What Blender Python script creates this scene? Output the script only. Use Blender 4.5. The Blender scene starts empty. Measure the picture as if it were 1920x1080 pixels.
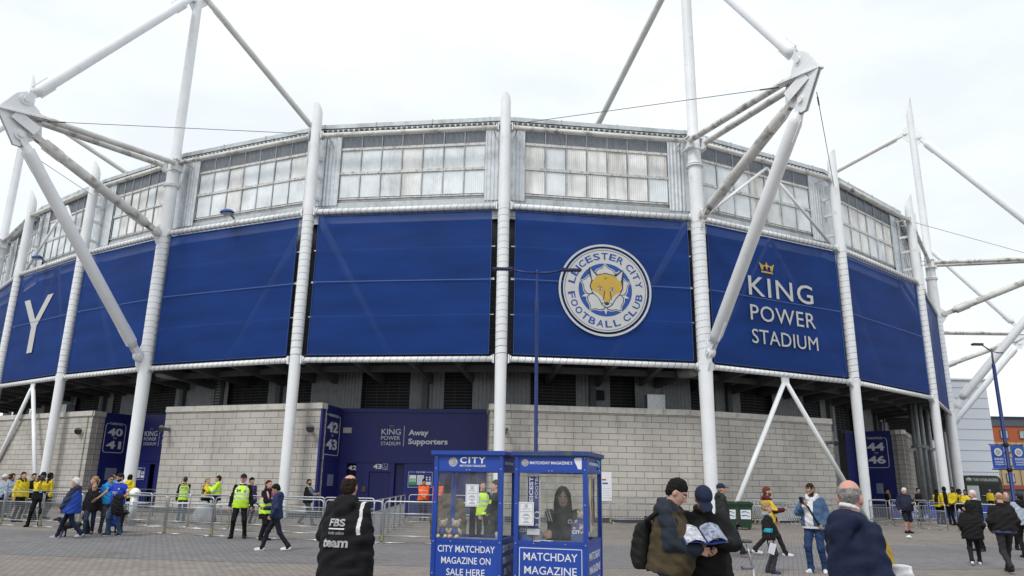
import bpy, bmesh, math, random
import numpy as np
from mathutils import Vector, Matrix
random.seed(7)
R_ = math.radians
C = bpy.context.scene.collection
SC = bpy.context.scene

# ---------------------------------------------------------------- camera
cam = bpy.data.cameras.new('camera'); cam.lens = 25.894; cam.sensor_width = 36; cam.clip_end = 3000; cam.clip_start = .1
cam_o = bpy.data.objects.new('camera', cam); C.objects.link(cam_o)
_u = Vector((1043-960, 540+4686, -1381)).normalized()
_y = Vector((0, 0, -1)) - _u*(-_u.z); _y.normalize()
_x = _y.cross(_u)
_m = Matrix((_x, _y, _u)).to_4x4()
_m.translation = (0, 0, 1.7)
cam_o.matrix_world = _m
SC.camera = cam_o
# ---------------------------------------------------------------- sky, sun, exposure
SUN_EL, SUN_AZ = R_(52), R_(-35)          # high bright spot of the overcast sky, behind the camera to the left
wd = bpy.data.worlds.new("World"); SC.world = wd; wd.use_nodes = True
nt = wd.node_tree; nt.nodes.clear()
def wn(t, **k):
    n = nt.nodes.new(t)
    for a, b in k.items(): setattr(n, a, b)
    return n
sky = wn('ShaderNodeTexSky', sky_type='NISHITA', sun_disc=False, sun_elevation=SUN_EL, sun_rotation=R_(180)+SUN_AZ)
sky.air_density = 1.0; sky.dust_density = 2.0
tc = wn('ShaderNodeTexCoord'); mp = wn('ShaderNodeMapping'); mp.inputs['Scale'].default_value = (1.3, 1.3, 3.0)
nz = wn('ShaderNodeTexNoise'); nz.inputs['Scale'].default_value = 1.6; nz.inputs['Detail'].default_value = 7; nz.inputs['Roughness'].default_value = .55
rp = wn('ShaderNodeValToRGB'); rp.color_ramp.elements[0].position = .38; rp.color_ramp.elements[0].color = (.79, .79, .79, 1)
rp.color_ramp.elements[1].position = .66; rp.color_ramp.elements[1].color = (1, 1, 1, 1)
cl = wn('ShaderNodeMix', data_type='RGBA'); cl.inputs['B'].default_value = (8.75, 9.2, 9.55, 1)   # white stratus, in the sky texture's own units
bg = wn('ShaderNodeBackground'); bg.inputs['Strength'].default_value = .1
ou = wn('ShaderNodeOutputWorld')
L = nt.links.new
L(tc.outputs['Generated'], mp.inputs['Vector']); L(mp.outputs['Vector'], nz.inputs['Vector']); L(nz.outputs['Fac'], rp.inputs['Fac'])
L(rp.outputs['Color'], cl.inputs['Factor']); L(sky.outputs['Color'], cl.inputs['A']); L(cl.outputs['Result'], bg.inputs['Color']); L(bg.outputs['Background'], ou.inputs['Surface'])
sl = bpy.data.lights.new('sun', 'SUN'); sl.energy = 1.6; sl.angle = R_(16); sl.color = (1, .97, .92)
so = bpy.data.objects.new('sun', sl); C.objects.link(so)
so.rotation_euler = (R_(90)-SUN_EL, 0, SUN_AZ)
SC.view_settings.view_transform = 'Standard'; SC.view_settings.look = 'None'; SC.view_settings.gamma = 1; SC.view_settings.use_curve_mapping = False
SC.view_settings.exposure = 0.3
SC.cycles.max_bounces = 6; SC.cycles.transparent_max_bounces = 16; SC.cycles.caustics_reflective = False; SC.cycles.caustics_refractive = False

# ---------------------------------------------------------------- materials
MATS = {}
def nmat(name):
    m = bpy.data.materials.new(name); m.use_nodes = True
    t = m.node_tree; b = t.nodes['Principled BSDF']
    return m, t, b
def mat(name, col, rough=.6, metal=0., var=.12, vs=4., stain=0., scol=(.08,.07,.05), ss=2., sth=.55, bump=0., bs=20., spec=.4, stretch=(1,1,1), emit=None):
    if name in MATS: return MATS[name]
    m, t, b = nmat(name); N = t.nodes.new; K = t.links.new
    b.inputs['Roughness'].default_value = rough; b.inputs['Metallic'].default_value = metal; b.inputs['Specular IOR Level'].default_value = spec
    tc = N('ShaderNodeTexCoord')
    n1 = N('ShaderNodeTexNoise'); n1.inputs['Scale'].default_value = vs; n1.inputs['Detail'].default_value = 5
    K(tc.outputs['Object'], n1.inputs['Vector'])
    mr = N('ShaderNodeMapRange'); mr.inputs['From Min'].default_value = .3; mr.inputs['From Max'].default_value = .7
    mr.inputs['To Min'].default_value = 1-var; mr.inputs['To Max'].default_value = 1+var
    K(n1.outputs['Fac'], mr.inputs['Value'])
    mx = N('ShaderNodeMix'); mx.data_type = 'RGBA'; mx.blend_type = 'MULTIPLY'; mx.inputs['Factor'].default_value = 1
    mx.inputs['A'].default_value = (*col, 1); K(mr.outputs['Result'], mx.inputs['B'])
    out = mx.outputs['Result']
    if stain > 0:
        mp = N('ShaderNodeMapping'); mp.inputs['Scale'].default_value = stretch; K(tc.outputs['Object'], mp.inputs['Vector'])
        n2 = N('ShaderNodeTexNoise'); n2.inputs['Scale'].default_value = ss; n2.inputs['Detail'].default_value = 8; n2.inputs['Roughness'].default_value = .65
        K(mp.outputs['Vector'], n2.inputs['Vector'])
        r2 = N('ShaderNodeMapRange'); r2.inputs['From Min'].default_value = sth; r2.inputs['From Max'].default_value = sth+.16; r2.inputs['To Max'].default_value = stain
        K(n2.outputs['Fac'], r2.inputs['Value'])
        m2 = N('ShaderNodeMix'); m2.data_type = 'RGBA'; K(r2.outputs['Result'], m2.inputs['Factor']); K(out, m2.inputs['A']); m2.inputs['B'].default_value = (*scol, 1)
        out = m2.outputs['Result']
    K(out, b.inputs['Base Color'])
    if bump > 0:
        n3 = N('ShaderNodeTexNoise'); n3.inputs['Scale'].default_value = bs; n3.inputs['Detail'].default_value = 4
        K(tc.outputs['Object'], n3.inputs['Vector'])
        bp = N('ShaderNodeBump'); bp.inputs['Strength'].default_value = bump; bp.inputs['Distance'].default_value = .02
        K(n3.outputs['Fac'], bp.inputs['Height']); K(bp.outputs['Normal'], b.inputs['Normal'])
    MATS[name] = m
    return m
def brick_mat(name, c1, c2, mort, bw, rh, mw, rot=0., uv=True, rough=.85, off=.5, var=.12, bump=.4, vs=.35):
    m, t, b = nmat(name); N = t.nodes.new; K = t.links.new
    b.inputs['Roughness'].default_value = rough; b.inputs['Specular IOR Level'].default_value = .25
    tc = N('ShaderNodeTexCoord'); mp = N('ShaderNodeMapping'); mp.inputs['Rotation'].default_value = (0, 0, rot)
    K(tc.outputs['UV' if uv else 'Object'], mp.inputs['Vector'])
    br = N('ShaderNodeTexBrick'); br.offset = off; br.inputs['Scale'].default_value = 1; br.inputs['Brick Width'].default_value = bw; br.inputs['Row Height'].default_value = rh
    br.inputs['Mortar Size'].default_value = mw; br.inputs['Mortar Smooth'].default_value = .1; br.inputs['Bias'].default_value = 0
    br.inputs['Color1'].default_value = (*c1, 1); br.inputs['Color2'].default_value = (*c2, 1); br.inputs['Mortar'].default_value = (*mort, 1)
    K(mp.outputs['Vector'], br.inputs['Vector'])
    n1 = N('ShaderNodeTexNoise'); n1.inputs['Scale'].default_value = vs; n1.inputs['Detail'].default_value = 9; n1.inputs['Roughness'].default_value = .6
    K(tc.outputs['Object'], n1.inputs['Vector'])
    mr = N('ShaderNodeMapRange'); mr.inputs['From Min'].default_value = .3; mr.inputs['From Max'].default_value = .7; mr.inputs['To Min'].default_value = 1-var; mr.inputs['To Max'].default_value = 1+var
    K(n1.outputs['Fac'], mr.inputs['Value'])
    mx = N('ShaderNodeMix'); mx.data_type = 'RGBA'; mx.blend_type = 'MULTIPLY'; mx.inputs['Factor'].default_value = 1
    K(br.outputs['Color'], mx.inputs['A']); K(mr.outputs['Result'], mx.inputs['B'])
    ms = N('ShaderNodeMapping'); ms.inputs['Scale'].default_value = (.9, .9, .12) if uv else (.22, .22, 1); K(tc.outputs['Object'], ms.inputs['Vector'])
    ns = N('ShaderNodeTexNoise'); ns.inputs['Scale'].default_value = 2.2; ns.inputs['Detail'].default_value = 8; ns.inputs['Roughness'].default_value = .7; K(ms.outputs['Vector'], ns.inputs['Vector'])
    rs = N('ShaderNodeMapRange'); rs.inputs['From Min'].default_value = .54; rs.inputs['From Max'].default_value = .72; rs.inputs['To Min'].default_value = 1; rs.inputs['To Max'].default_value = .72; K(ns.outputs['Fac'], rs.inputs['Value'])
    m2 = N('ShaderNodeMix'); m2.data_type = 'RGBA'; m2.blend_type = 'MULTIPLY'; m2.inputs['Factor'].default_value = 1; K(mx.outputs['Result'], m2.inputs['A']); K(rs.outputs['Result'], m2.inputs['B'])
    K(m2.outputs['Result'], b.inputs['Base Color'])
    n3 = N('ShaderNodeTexNoise'); n3.inputs['Scale'].default_value = 30; K(tc.outputs['Object'], n3.inputs['Vector'])
    ad = N('ShaderNodeMath'); ad.operation = 'MULTIPLY_ADD'; K(br.outputs['Fac'], ad.inputs[0]); ad.inputs[1].default_value = -1.; K(n3.outputs['Fac'], ad.inputs[2])
    bp = N('ShaderNodeBump'); bp.inputs['Strength'].default_value = bump; bp.inputs['Distance'].default_value = .012
    K(ad.outputs[0], bp.inputs['Height']); K(bp.outputs['Normal'], b.inputs['Normal'])
    MATS[name] = m
    return m
def glass_mat(name, tint=(.9,.93,.93), op=.14, rough=.08):
    m, t, b = nmat(name); N = t.nodes.new; K = t.links.new
    tr = N('ShaderNodeBsdfTransparent'); tr.inputs['Color'].default_value = (*tint, 1)
    b.inputs['Base Color'].default_value = (.6, .62, .62, 1); b.inputs['Roughness'].default_value = rough
    mx = N('ShaderNodeMixShader'); tc = N('ShaderNodeTexCoord')
    n1 = N('ShaderNodeTexNoise'); n1.inputs['Scale'].default_value = 5; n1.inputs['Detail'].default_value = 6; K(tc.outputs['Object'], n1.inputs['Vector'])
    mr = N('ShaderNodeMapRange'); mr.inputs['From Min'].default_value = .35; mr.inputs['From Max'].default_value = .75; mr.inputs['To Min'].default_value = op*.5; mr.inputs['To Max'].default_value = op*1.8
    K(n1.outputs['Fac'], mr.inputs['Value']); K(mr.outputs['Result'], mx.inputs['Fac']); K(tr.outputs[0], mx.inputs[1]); K(b.outputs[0], mx.inputs[2])
    K(mx.outputs[0], t.nodes['Material Output'].inputs['Surface'])
    MATS[name] = m
    return m
def mesh_mat(name, col, op):
    m, t, b = nmat(name); N = t.nodes.new; K = t.links.new
    tr = N('ShaderNodeBsdfTransparent'); mx = N('ShaderNodeMixShader'); mx.inputs['Fac'].default_value = op
    b.inputs['Roughness'].default_value = .75; b.inputs['Specular IOR Level'].default_value = .2
    tc = N('ShaderNodeTexCoord'); n1 = N('ShaderNodeTexNoise'); n1.inputs['Scale'].default_value = .5; n1.inputs['Detail'].default_value = 4
    mp = N('ShaderNodeMapping'); mp.inputs['Scale'].default_value = (.5, .5, 2.2); K(tc.outputs['Object'], mp.inputs['Vector']); K(mp.outputs['Vector'], n1.inputs['Vector'])
    mr = N('ShaderNodeMapRange'); mr.inputs['From Min'].default_value = .3; mr.inputs['From Max'].default_value = .7; mr.inputs['To Min'].default_value = .78; mr.inputs['To Max'].default_value = 1.22
    K(n1.outputs['Fac'], mr.inputs['Value'])
    mm = N('ShaderNodeMix'); mm.data_type = 'RGBA'; mm.blend_type = 'MULTIPLY'; mm.inputs['Factor'].default_value = 1; mm.inputs['A'].default_value = (*col, 1)
    K(mr.outputs['Result'], mm.inputs['B']); K(mm.outputs['Result'], b.inputs['Base Color'])
    K(tr.outputs[0], mx.inputs[1]); K(b.outputs[0], mx.inputs[2]); K(mx.outputs[0], t.nodes['Material Output'].inputs['Surface'])
    MATS[name] = m
    return m
WHITE = mat('white_steel', (.77,.79,.81), .45, stain=.45, scol=(.36,.32,.26), ss=2.2, sth=.60, var=.06, vs=.8)
GRIMY = mat('grimy_steel', (.66,.65,.62), .6, stain=.8, scol=(.10,.09,.075), ss=1.5, sth=.52, var=.15, vs=1.2)
RUSTY = mat('rust_spotted_steel', (.76,.76,.72), .5, stain=.9, scol=(.25,.10,.03), ss=.9, sth=.63, var=.10, vs=1.0)
ROPE = mat('black_rope', (.02,.02,.02), .8)
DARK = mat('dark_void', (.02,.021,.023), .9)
GREYMET = mat('grey_metal', (.21,.225,.235), .5, metal=.2, stain=.4, scol=(.10,.095,.09), ss=1.2)
GREYDK = mat('dark_grey_metal', (.085,.09,.095), .6, stain=.4, scol=(.05,.05,.05), ss=1.2)
FASCIA = mat('fascia_sheet', (.50,.54,.56), .45, metal=.15, stain=.45, scol=(.18,.17,.15), ss=.9, sth=.5, stretch=(1,1,.25))
GALV = mat('galvanised_steel', (.42,.44,.45), .38, metal=.65, var=.15, vs=9)
SILVER = mat('silver_sheet', (.64,.68,.71), .4, metal=.25, stain=.35, scol=(.25,.24,.22), ss=.8, sth=.55, stretch=(1,1,.3))
CLEAR = mat('milky_sheet', (.76,.81,.84), .35, stain=.45, scol=(.24,.22,.19), ss=.8, sth=.52, var=.14, vs=.9, stretch=(1,1,.35))
CHALK = mat('chalky_sheet', (.80,.81,.80), .5, stain=.42, scol=(.26,.235,.19), ss=1.0, sth=.50, var=.16, vs=1.1, stretch=(1.5,1.5,.2))
STRIPDK = mat('dark_clear_sheet', (.19,.21,.24), .3, stain=.6, scol=(.25,.26,.27), ss=1.4, sth=.5, stretch=(2,2,.3))
SMUDGE = mat('stained_frame', (.66,.66,.64), .6, stain=.6, scol=(.10,.09,.07), ss=6, sth=.5)
BAR = mat('panel_bar', (.46,.47,.475), .6, var=.3, vs=3)
BANNER = mesh_mat('blue_mesh_fabric', (.006,.037,.185), .88)
SEAM = mat('seam_tape', (.05,.11,.36), .6)
BNTXT = mat('banner_print', (.50,.51,.50), .75, var=.05)
BNBLUE = mat('banner_print_blue', (.02,.07,.30), .75, var=.05)
BNGOLD = mat('banner_print_gold', (.50,.33,.06), .75, var=.08)
BNDARK = mat('banner_print_dark', (.03,.035,.08), .75)
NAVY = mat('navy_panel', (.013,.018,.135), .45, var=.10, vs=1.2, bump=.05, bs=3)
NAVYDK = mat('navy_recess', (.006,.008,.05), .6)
PRINT = mat('sign_print', (.62,.64,.66), .6, var=.05)
BLOCK = brick_mat('pale_block', (.47,.445,.41), (.415,.392,.362), (.095,.088,.08), .84, .285, .011, var=.16, bump=.5)
COPE = mat('coping_stone', (.50,.48,.44), .8, stain=.5, scol=(.20,.19,.17), ss=2.5, var=.12, bump=.2)
PLINTH = mat('plinth_brick', (.07,.07,.075), .8)
BOOTHBLUE = mat('booth_blue', (.014,.055,.32), .38, var=.10, vs=3, stain=.3, scol=(.02,.03,.09), ss=5, sth=.58)
BOOTHTXT = mat('booth_print', (.72,.74,.78), .5, var=.04)
PAPER = mat('paper', (.72,.73,.76), .7, var=.04)
BLACKRUB = mat('black_rubber', (.018,.018,.02), .7)

# ---------------------------------------------------------------- mesh helpers
class MB:
    """Collects boxes, tubes and sheets; build() links them as ONE mesh object."""
    def __init__(s): s.v = []; s.f = []; s.m = []; s.uv = []; s.sm = []
    def add(s, vs, fs, mi=0, uv=None, smooth=False):
        o = len(s.v); s.v += [tuple(v) for v in vs]
        for k, f in enumerate(fs):
            s.f.append([o+i for i in f]); s.m.append(mi); s.uv.append(uv[k] if uv else None); s.sm.append(smooth)
    def box(s, c, d, rz=0., mi=0, M=None):
        hx, hy, hz = d[0]/2, d[1]/2, d[2]/2
        p = [Vector((x, y, z)) for x in (-hx, hx) for y in (-hy, hy) for z in (-hz, hz)]
        if M is None: M = Matrix.Rotation(rz, 3, 'Z')
        p = [M @ q + Vector(c) for q in p]
        s.add(p, [(0,1,3,2), (4,6,7,5), (0,4,5,1), (2,3,7,6), (0,2,6,4), (1,5,7,3)], mi)
    def bar(s, a, b, w, h, mi=0, up=(0,0,1)):
        a = Vector(a); b = Vector(b); d = (b-a); l = d.length; d.normalize()
        x = d.cross(Vector(up))
        if x.length < 1e-4: x = Vector((1,0,0))
        x.normalize(); z = x.cross(d)
        M = Matrix((x, d, z)).transposed()
        s.box((a+b)/2, (w, l, h), M=M, mi=mi)
    def tube(s, pts, r, n=12, mi=0, caps=True, smooth=True, closed=False):
        P = [Vector(p) for p in pts]; rs = r if isinstance(r, (list, tuple)) else [r]*len(P)
        vs = []; px = None
        for i, p in enumerate(P):
            if closed: d = P[(i+1) % len(P)]-P[i-1]
            else: d = (P[min(i+1, len(P)-1)]-P[max(i-1, 0)])
            d.normalize()
            if px is None:
                a = Vector((0,0,1)) if abs(d.z) < .9 else Vector((1,0,0))
                px = (a - d*a.dot(d)).normalized()
            else: px = (px - d*px.dot(d)).normalized()
            py = d.cross(px)
            vs += [p + (px*math.cos(2*math.pi*k/n)+py*math.sin(2*math.pi*k/n))*rs[i] for k in range(n)]
        fs = []
        for i in range(len(P) if closed else len(P)-1):
            j = (i+1) % len(P)
            for k in range(n): fs.append((i*n+k, i*n+(k+1) % n, j*n+(k+1) % n, j*n+k))
        s.add(vs, fs, mi, smooth=smooth)
        if caps and not closed:
            o = len(s.v)-len(vs)
            s.f.append([o+k for k in range(n)][::-1]); s.m.append(mi); s.uv.append(None); s.sm.append(False)
            q = o+(len(P)-1)*n
            s.f.append([q+k for k in range(n)]); s.m.append(mi); s.uv.append(None); s.sm.append(False)
    def prism(s, poly, org, ux, uy, depth, mi=0, mis=None):
        """2D outline on the plane org + x*ux + y*uy, extruded by depth both ways along the normal (0..depth)."""
        ux = Vector(ux); uy = Vector(uy); n = ux.cross(uy).normalized(); org = Vector(org)
        a = [org+ux*x+uy*y for x, y in poly]; b = [p+n*depth for p in a]; k = len(poly)
        s.add(a+b, [tuple(range(k))[::-1], tuple(range(k, 2*k))], mi)
        s.add(a+b, [(i, (i+1) % k, k+(i+1) % k, k+i) for i in range(k)], mi if mis is None else mis)
    def sheet(s, grid, mi=0, smooth=True, uv=None):
        nr, nc = len(grid), len(grid[0]); vs = [p for row in grid for p in row]
        fs = [(i*nc+j, i*nc+j+1, (i+1)*nc+j+1, (i+1)*nc+j) for i in range(nr-1) for j in range(nc-1)]
        s.add(vs, fs, mi, smooth=smooth)
    def lathe(s, prof, c=(0,0,0), n=16, mi=0, smooth=True):
        c = Vector(c); vs = [c+Vector((r*math.cos(2*math.pi*k/n), r*math.sin(2*math.pi*k/n), z)) for r, z in prof for k in range(n)]
        fs = [(i*n+k, i*n+(k+1) % n, (i+1)*n+(k+1) % n, (i+1)*n+k) for i in range(len(prof)-1) for k in range(n)]
        fs += [tuple(range(n))[::-1], tuple((len(prof)-1)*n+k for k in range(n))]
        s.add(vs, fs, mi, smooth=smooth)
    def text(s, txt, org, ux, uy, width=None, height=None, mi=0, depth=.004, bold=0., align='L', space=1.):
        """Lettering fitted to a width and/or height; org is the lower left corner (L) or lower centre (C)."""
        vs, fs, bb = text_geo(txt, bold, space)
        w, h = bb[2]-bb[0], bb[3]-bb[1]
        if height is None: k = width/w; ky = k
        else: ky = height/h; k = width/w if width else ky
        ux = Vector(ux); uy = Vector(uy); n = ux.cross(uy).normalized(); org = Vector(org)
        ox = -w*k/2 if align == 'C' else 0
        P = [org+ux*((x-bb[0])*k+ox)+uy*((y-bb[1])*ky)+n*(depth if z > .5 else 0) for x, y, z in vs]
        s.add(P, fs, mi)
    def build(s, name, mats, parent=None, world=True, smooth=None):
        if not isinstance(mats, (list, tuple)): mats = [mats]
        V = s.v
        if parent is not None and world:
            L = Vector(parent['_loc']); c, sn = math.cos(-parent['_rz']), math.sin(-parent['_rz'])
            V = [((x-L.x)*c-(y-L.y)*sn, (x-L.x)*sn+(y-L.y)*c, z-L.z) for x, y, z in V]
        me = bpy.data.meshes.new(name); me.from_pydata([tuple(v) for v in V], [], s.f)
        for m in mats: me.materials.append(m)
        me.polygons.foreach_set('material_index', s.m)
        me.polygons.foreach_set('use_smooth', [bool(x) for x in s.sm] if smooth is None else [smooth]*len(s.f))
        if any(u is not None for u in s.uv):
            ul = me.uv_layers.new(name='UVMap'); i = 0
            for f, u in zip(s.f, s.uv):
                for k in range(len(f)):
                    if u is not None: ul.data[i].uv = u[k]
                    i += 1
        me.update()
        o = bpy.data.objects.new(name, me); C.objects.link(o)
        if parent is not None: o.parent = parent
        return o
_TX = {}
def text_geo(txt, bold=0., space=1.):
    key = (txt, bold, space)
    if key in _TX: return _TX[key]
    cu = bpy.data.curves.new('lettering', 'FONT'); cu.body = txt; cu.size = 1; cu.extrude = .5; cu.offset = bold; cu.resolution_u = 3; cu.space_character = space
    ob = bpy.data.objects.new('lettering', cu)
    C.objects.link(ob)
    me = bpy.data.meshes.new_from_object(ob.evaluated_get(bpy.context.evaluated_depsgraph_get()))
    vs = [(v.co.x, v.co.y, 1. if v.co.z > 0 else 0.) for v in me.vertices]; fs = [tuple(p.vertices) for p in me.polygons]
    bpy.data.meshes.remove(me); bpy.data.objects.remove(ob); bpy.data.curves.remove(cu)
    xs = [v[0] for v in vs]; ys = [v[1] for v in vs]
    _TX[key] = (vs, fs, (min(xs), min(ys), max(xs), max(ys)))
    return _TX[key]
def tag(o, label, cat, group=None, kind='thing'):
    o['label'] = label; o['category'] = cat
    if group: o['group'] = group
    if kind: o['kind'] = kind
    return o
def thing(name, label, cat, loc=(0,0,0), rz=0., group=None):
    o = bpy.data.objects.new(name, None); C.objects.link(o); o.empty_display_size = .2
    o.location = loc; o.rotation_euler = (0, 0, rz); o['_loc'] = tuple(loc); o['_rz'] = rz
    return tag(o, label, cat, group)
def struct(o):
    o['kind'] = 'structure'; return o
def dup(root, loc, rz, label, group=None):
    r = root.copy(); C.objects.link(r); r.location = loc; r.rotation_euler = (0, 0, rz); r['_loc'] = tuple(loc); r['_rz'] = rz
    r['label'] = label
    if group: r['group'] = group
    for ch in list(root.children):
        c = ch.copy(); C.objects.link(c); c.parent = r
        for g in list(ch.children):
            d = g.copy(); C.objects.link(d); d.parent = c
    return r
def V2(p): return Vector((p[0], p[1]))
# ---------------------------------------------------------------- the plan of the stadium front
COLS = [(-44.6,58.6), (-38.4,52.9), (-32.6,47.), (-25.6,42.), (-18.9,38.), (-10.1,34.3), (-.45,33.), (9.1,34.25), (18.15,38.8), (25.95,45.3), (32.1,54.2), (36.9,62.7), (41.6,71.3), (46.2,79.9)]
NCOL = len(COLS); MASTS = (1, 4, 7, 10, 13)
def tang(i):
    a = Vector(COLS[max(i-1, 0)]); b = Vector(COLS[min(i+1, NCOL-1)])
    return (b-a).normalized()
def outw(i): t = tang(i); return Vector((t.y, -t.x))
class Bay:
    def __init__(s, i):
        s.i = i; s.a = Vector(COLS[i]); s.b = Vector(COLS[i+1]); s.L = (s.b-s.a).length; s.t = (s.b-s.a)/s.L; s.n = Vector((s.t.y, -s.t.x))
    def P(s, u, v, z): q = s.a+s.t*u+s.n*v; return Vector((q.x, q.y, z))
BAYS = [Bay(i) for i in range(NCOL-1)]
def off_line(d, i0=0, i1=NCOL):
    return [Vector(COLS[i])+outw(i)*d for i in range(i0, i1)]

# ---------------------------------------------------------------- ground: one sheet, paved bands following the stadium curve
GTAN = brick_mat('tan_block_paving', (.27,.24,.215), (.205,.182,.162), (.075,.066,.06), .20, .10, .008, rot=.35, uv=False, var=.16, bump=.35, vs=.25)
GGREY = brick_mat('grey_block_paving', (.215,.210,.212), (.165,.161,.163), (.06,.059,.06), .20, .10, .008, rot=.35, uv=False, var=.14, bump=.35, vs=.25)
m = MB(); m.add([(-900,-200,0), (900,-200,0), (900,1500,0), (-900,1500,0)], [(0,1,2,3)])
struct(m.build('ground', GTAN))
def arc(d0, d1, z, name):
    a = off_line(d0); b = off_line(d1)
    # smooth both offset lines by Catmull subdivision
    def sm(l):
        for _ in range(2):
            q = []
            for k in range(len(l)-1): q += [l[k]*.75+l[k+1]*.25, l[k]*.25+l[k+1]*.75]
            l = [l[0]]+q+[l[-1]]
        return l
    a, b = sm(a), sm(b); g = [[(p.x, p.y, z) for p in a], [(p.x, p.y, z) for p in b]]
    mm = MB(); mm.sheet(g, smooth=False)
    for f in mm.f: f.reverse()
    return struct(mm.build(name, GGREY))
arc(11.0, 17.3, .004, 'grey_paving_band')

# ---------------------------------------------------------------- the stadium building
ST = thing('stadium', 'huge stadium with curving white steel front, milky sheet cladding and dark undercroft', 'stadium', (0, 45, 0))
def corr(m, bay, u0, u1, v, z0, z1, pitch, amp, mi=0):
    n = max(2, int((u1-u0)/pitch*4)); g = []
    for z in (z0, z1):
        g.append([bay.P(u0+(u1-u0)*k/n, v+amp*math.sin(2*math.pi*((u1-u0)*k/n)/pitch), z) for k in range(n+1)])
    m.sheet(g, mi)
rng = random.Random(3)
for bay in BAYS:
    L = bay.L; i = bay.i
    # upper cladding
    m = MB(); v = -.9
    corr(m, bay, -.1, 1.1, v+.1, 15.1, 19.0, .19, .035, 0); m.build('side_sheet', SILVER, ST)
    m = MB(); corr(m, bay, L-1.1, L+.1, v+.1, 15.1, 19.0, .19, .035, 0); m.build('side_sheet', SILVER, ST)
    m = MB()
    npan = 7; w = (L-2.2)/npan
    for k in range(npan):
        u0 = 1.1+w*k; chalky = (i in (6, 3)) and rng.random() < .75 or rng.random() < .3
        for z0, z1 in ((15.55, 16.78), (16.95, 18.12)):
            corr(m, bay, u0+.02, u0+w-.02, v+rng.uniform(-.015, .015), z0, z1, .105, .016, 1 if (chalky and rng.random() < .85) else 0)
    m.build('milky_cladding', [CLEAR, CHALK], ST)
    m = MB(); corr(m, bay, 1.1, L-1.1, v+.01, 18.26, 19.15, .105, .02); m.build('dark_clerestory_sheet', STRIPDK, ST)
    m = MB()
    for z, h in ((16.865, .15), (18.19, .13)):
        m.bar(bay.P(1.1, v+.03, z), bay.P(L-1.1, v+.03, z), .06, h)
    m.bar(bay.P(1.1, v+.02, 15.46), bay.P(L-1.1, v+.02, 15.46), .05, .06)
    m.build('cladding_rail', SMUDGE, ST)
    m = MB()
    for k in range(npan+1):
        u = 1.1+w*k
        m.bar(bay.P(u, v+.06, 15.42), bay.P(u, v+.06, 19.1), .035, .04 if k not in (2, 5) else .055, up=bay.n.to_3d())
    for k in range(int((L-2.2)/.10)):
        m.box(bay.P(1.15+.1*k, v-.01, 15.36), (.05, .03, .11), math.atan2(bay.t.y, bay.t.x))
    m.build('cladding_bar', BAR, ST)
    m = MB(); m.sheet([[bay.P(-.2, v-.12, 14.2), bay.P(L+.2, v-.12, 14.2)], [bay.P(-.2, v-.12, 15.9), bay.P(L+.2, v-.12, 15.9)]], 0, False)
    m.bar(bay.P(-.05, v+.02, 14.95), bay.P(L+.05, v+.02, 14.95), .1, .6)
    m.build('fascia', FASCIA, ST)
    m = MB(); m.sheet([[bay.P(-.2, v-.3, 15.4), bay.P(L+.2, v-.3, 15.4)], [bay.P(-.2, v-.3, 19.2), bay.P(L+.2, v-.3, 19.2)]], 0, False); m.build('cladding_backing', mat('backing', (.42,.43,.44), .8), ST)
    # roof edge and gutter
    m = MB(); m.bar(bay.P(-.1, -.72, 19.36), bay.P(L+.1, -.72, 19.36), .35, .22, 0)
    m.bar(bay.P(-.1, -.70, 19.19), bay.P(L+.1, -.70, 19.19), .22, .03, 0)
    for k in range(int(L/.28)):
        m.box(bay.P(.1+.28*k, -.58, 19.12), (.09, .08, .12), math.atan2(bay.t.y, bay.t.x), 0)
    m.bar(bay.P(-.1, -.78, 19.12), bay.P(L+.1, -.78, 19.12), .1, .12, 1)
    for k in (1, 2, 3): m.box(bay.P(L*k/3.3, -.55, 19.38), (.05, .06, .26), math.atan2(bay.t.y, bay.t.x), 1)
    m.build('gutter', [FASCIA, BAR], ST)
    m = MB(); g = [[bay.P(-.05, -.85, 19.3), bay.P(L+.05, -.85, 19.3)], [bay.P(.8, -14, 20.6), bay.P(L-.8, -14, 20.6)]]; m.sheet(g, 0, False); m.build('roof', GREYMET, ST)
    # ring pipes
    br = []
    for nm, z, r, mt in (('roof_ring_pipe', 18.6, .125, GRIMY), ('upper_ring_pipe', 14.47, .14, WHITE), ('lower_ring_pipe', 7.1, .13, WHITE)):
        m = MB(); m.tube([bay.P(.3, 0, z), bay.P(L-.3, 0, z)], r, 14)
        for u in (.33, L-.33): m.box(bay.P(u, 0, z), (.06, .34, .38), math.atan2(bay.t.y, bay.t.x))
        for u in (.42, L-.42):
            for q in (-.12, .12): m.tube([bay.P(u, q, z-r-.02), bay.P(u, q, z+r+.02)], .03, 6)
        for z2 in ((z,) if nm == 'roof_ring_pipe' else ()):
            for u in (.6, L-.6): m.bar(bay.P(u, -.05, z), bay.P(u, -.75, z-.05), .06, .06)
        m.build(nm, mt, ST)
    # inner wall of the concourse behind the banners, and the undercroft wall below
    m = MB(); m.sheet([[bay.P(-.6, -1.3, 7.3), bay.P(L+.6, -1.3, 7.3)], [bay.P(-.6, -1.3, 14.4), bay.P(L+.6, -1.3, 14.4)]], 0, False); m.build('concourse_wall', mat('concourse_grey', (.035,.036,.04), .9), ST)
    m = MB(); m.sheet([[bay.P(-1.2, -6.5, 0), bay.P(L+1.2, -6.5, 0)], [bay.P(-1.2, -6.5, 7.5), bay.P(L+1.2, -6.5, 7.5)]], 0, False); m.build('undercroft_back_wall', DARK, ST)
    m = MB()
    vv = -4.3; segs = [(-.9, 1.5), (4.4, 6.2), (9.0, L+.9)]
    for u0, u1 in segs: corr(m, bay, u0, min(u1, L+.9), vv, 0, 7.4, .2, .03)
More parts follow.
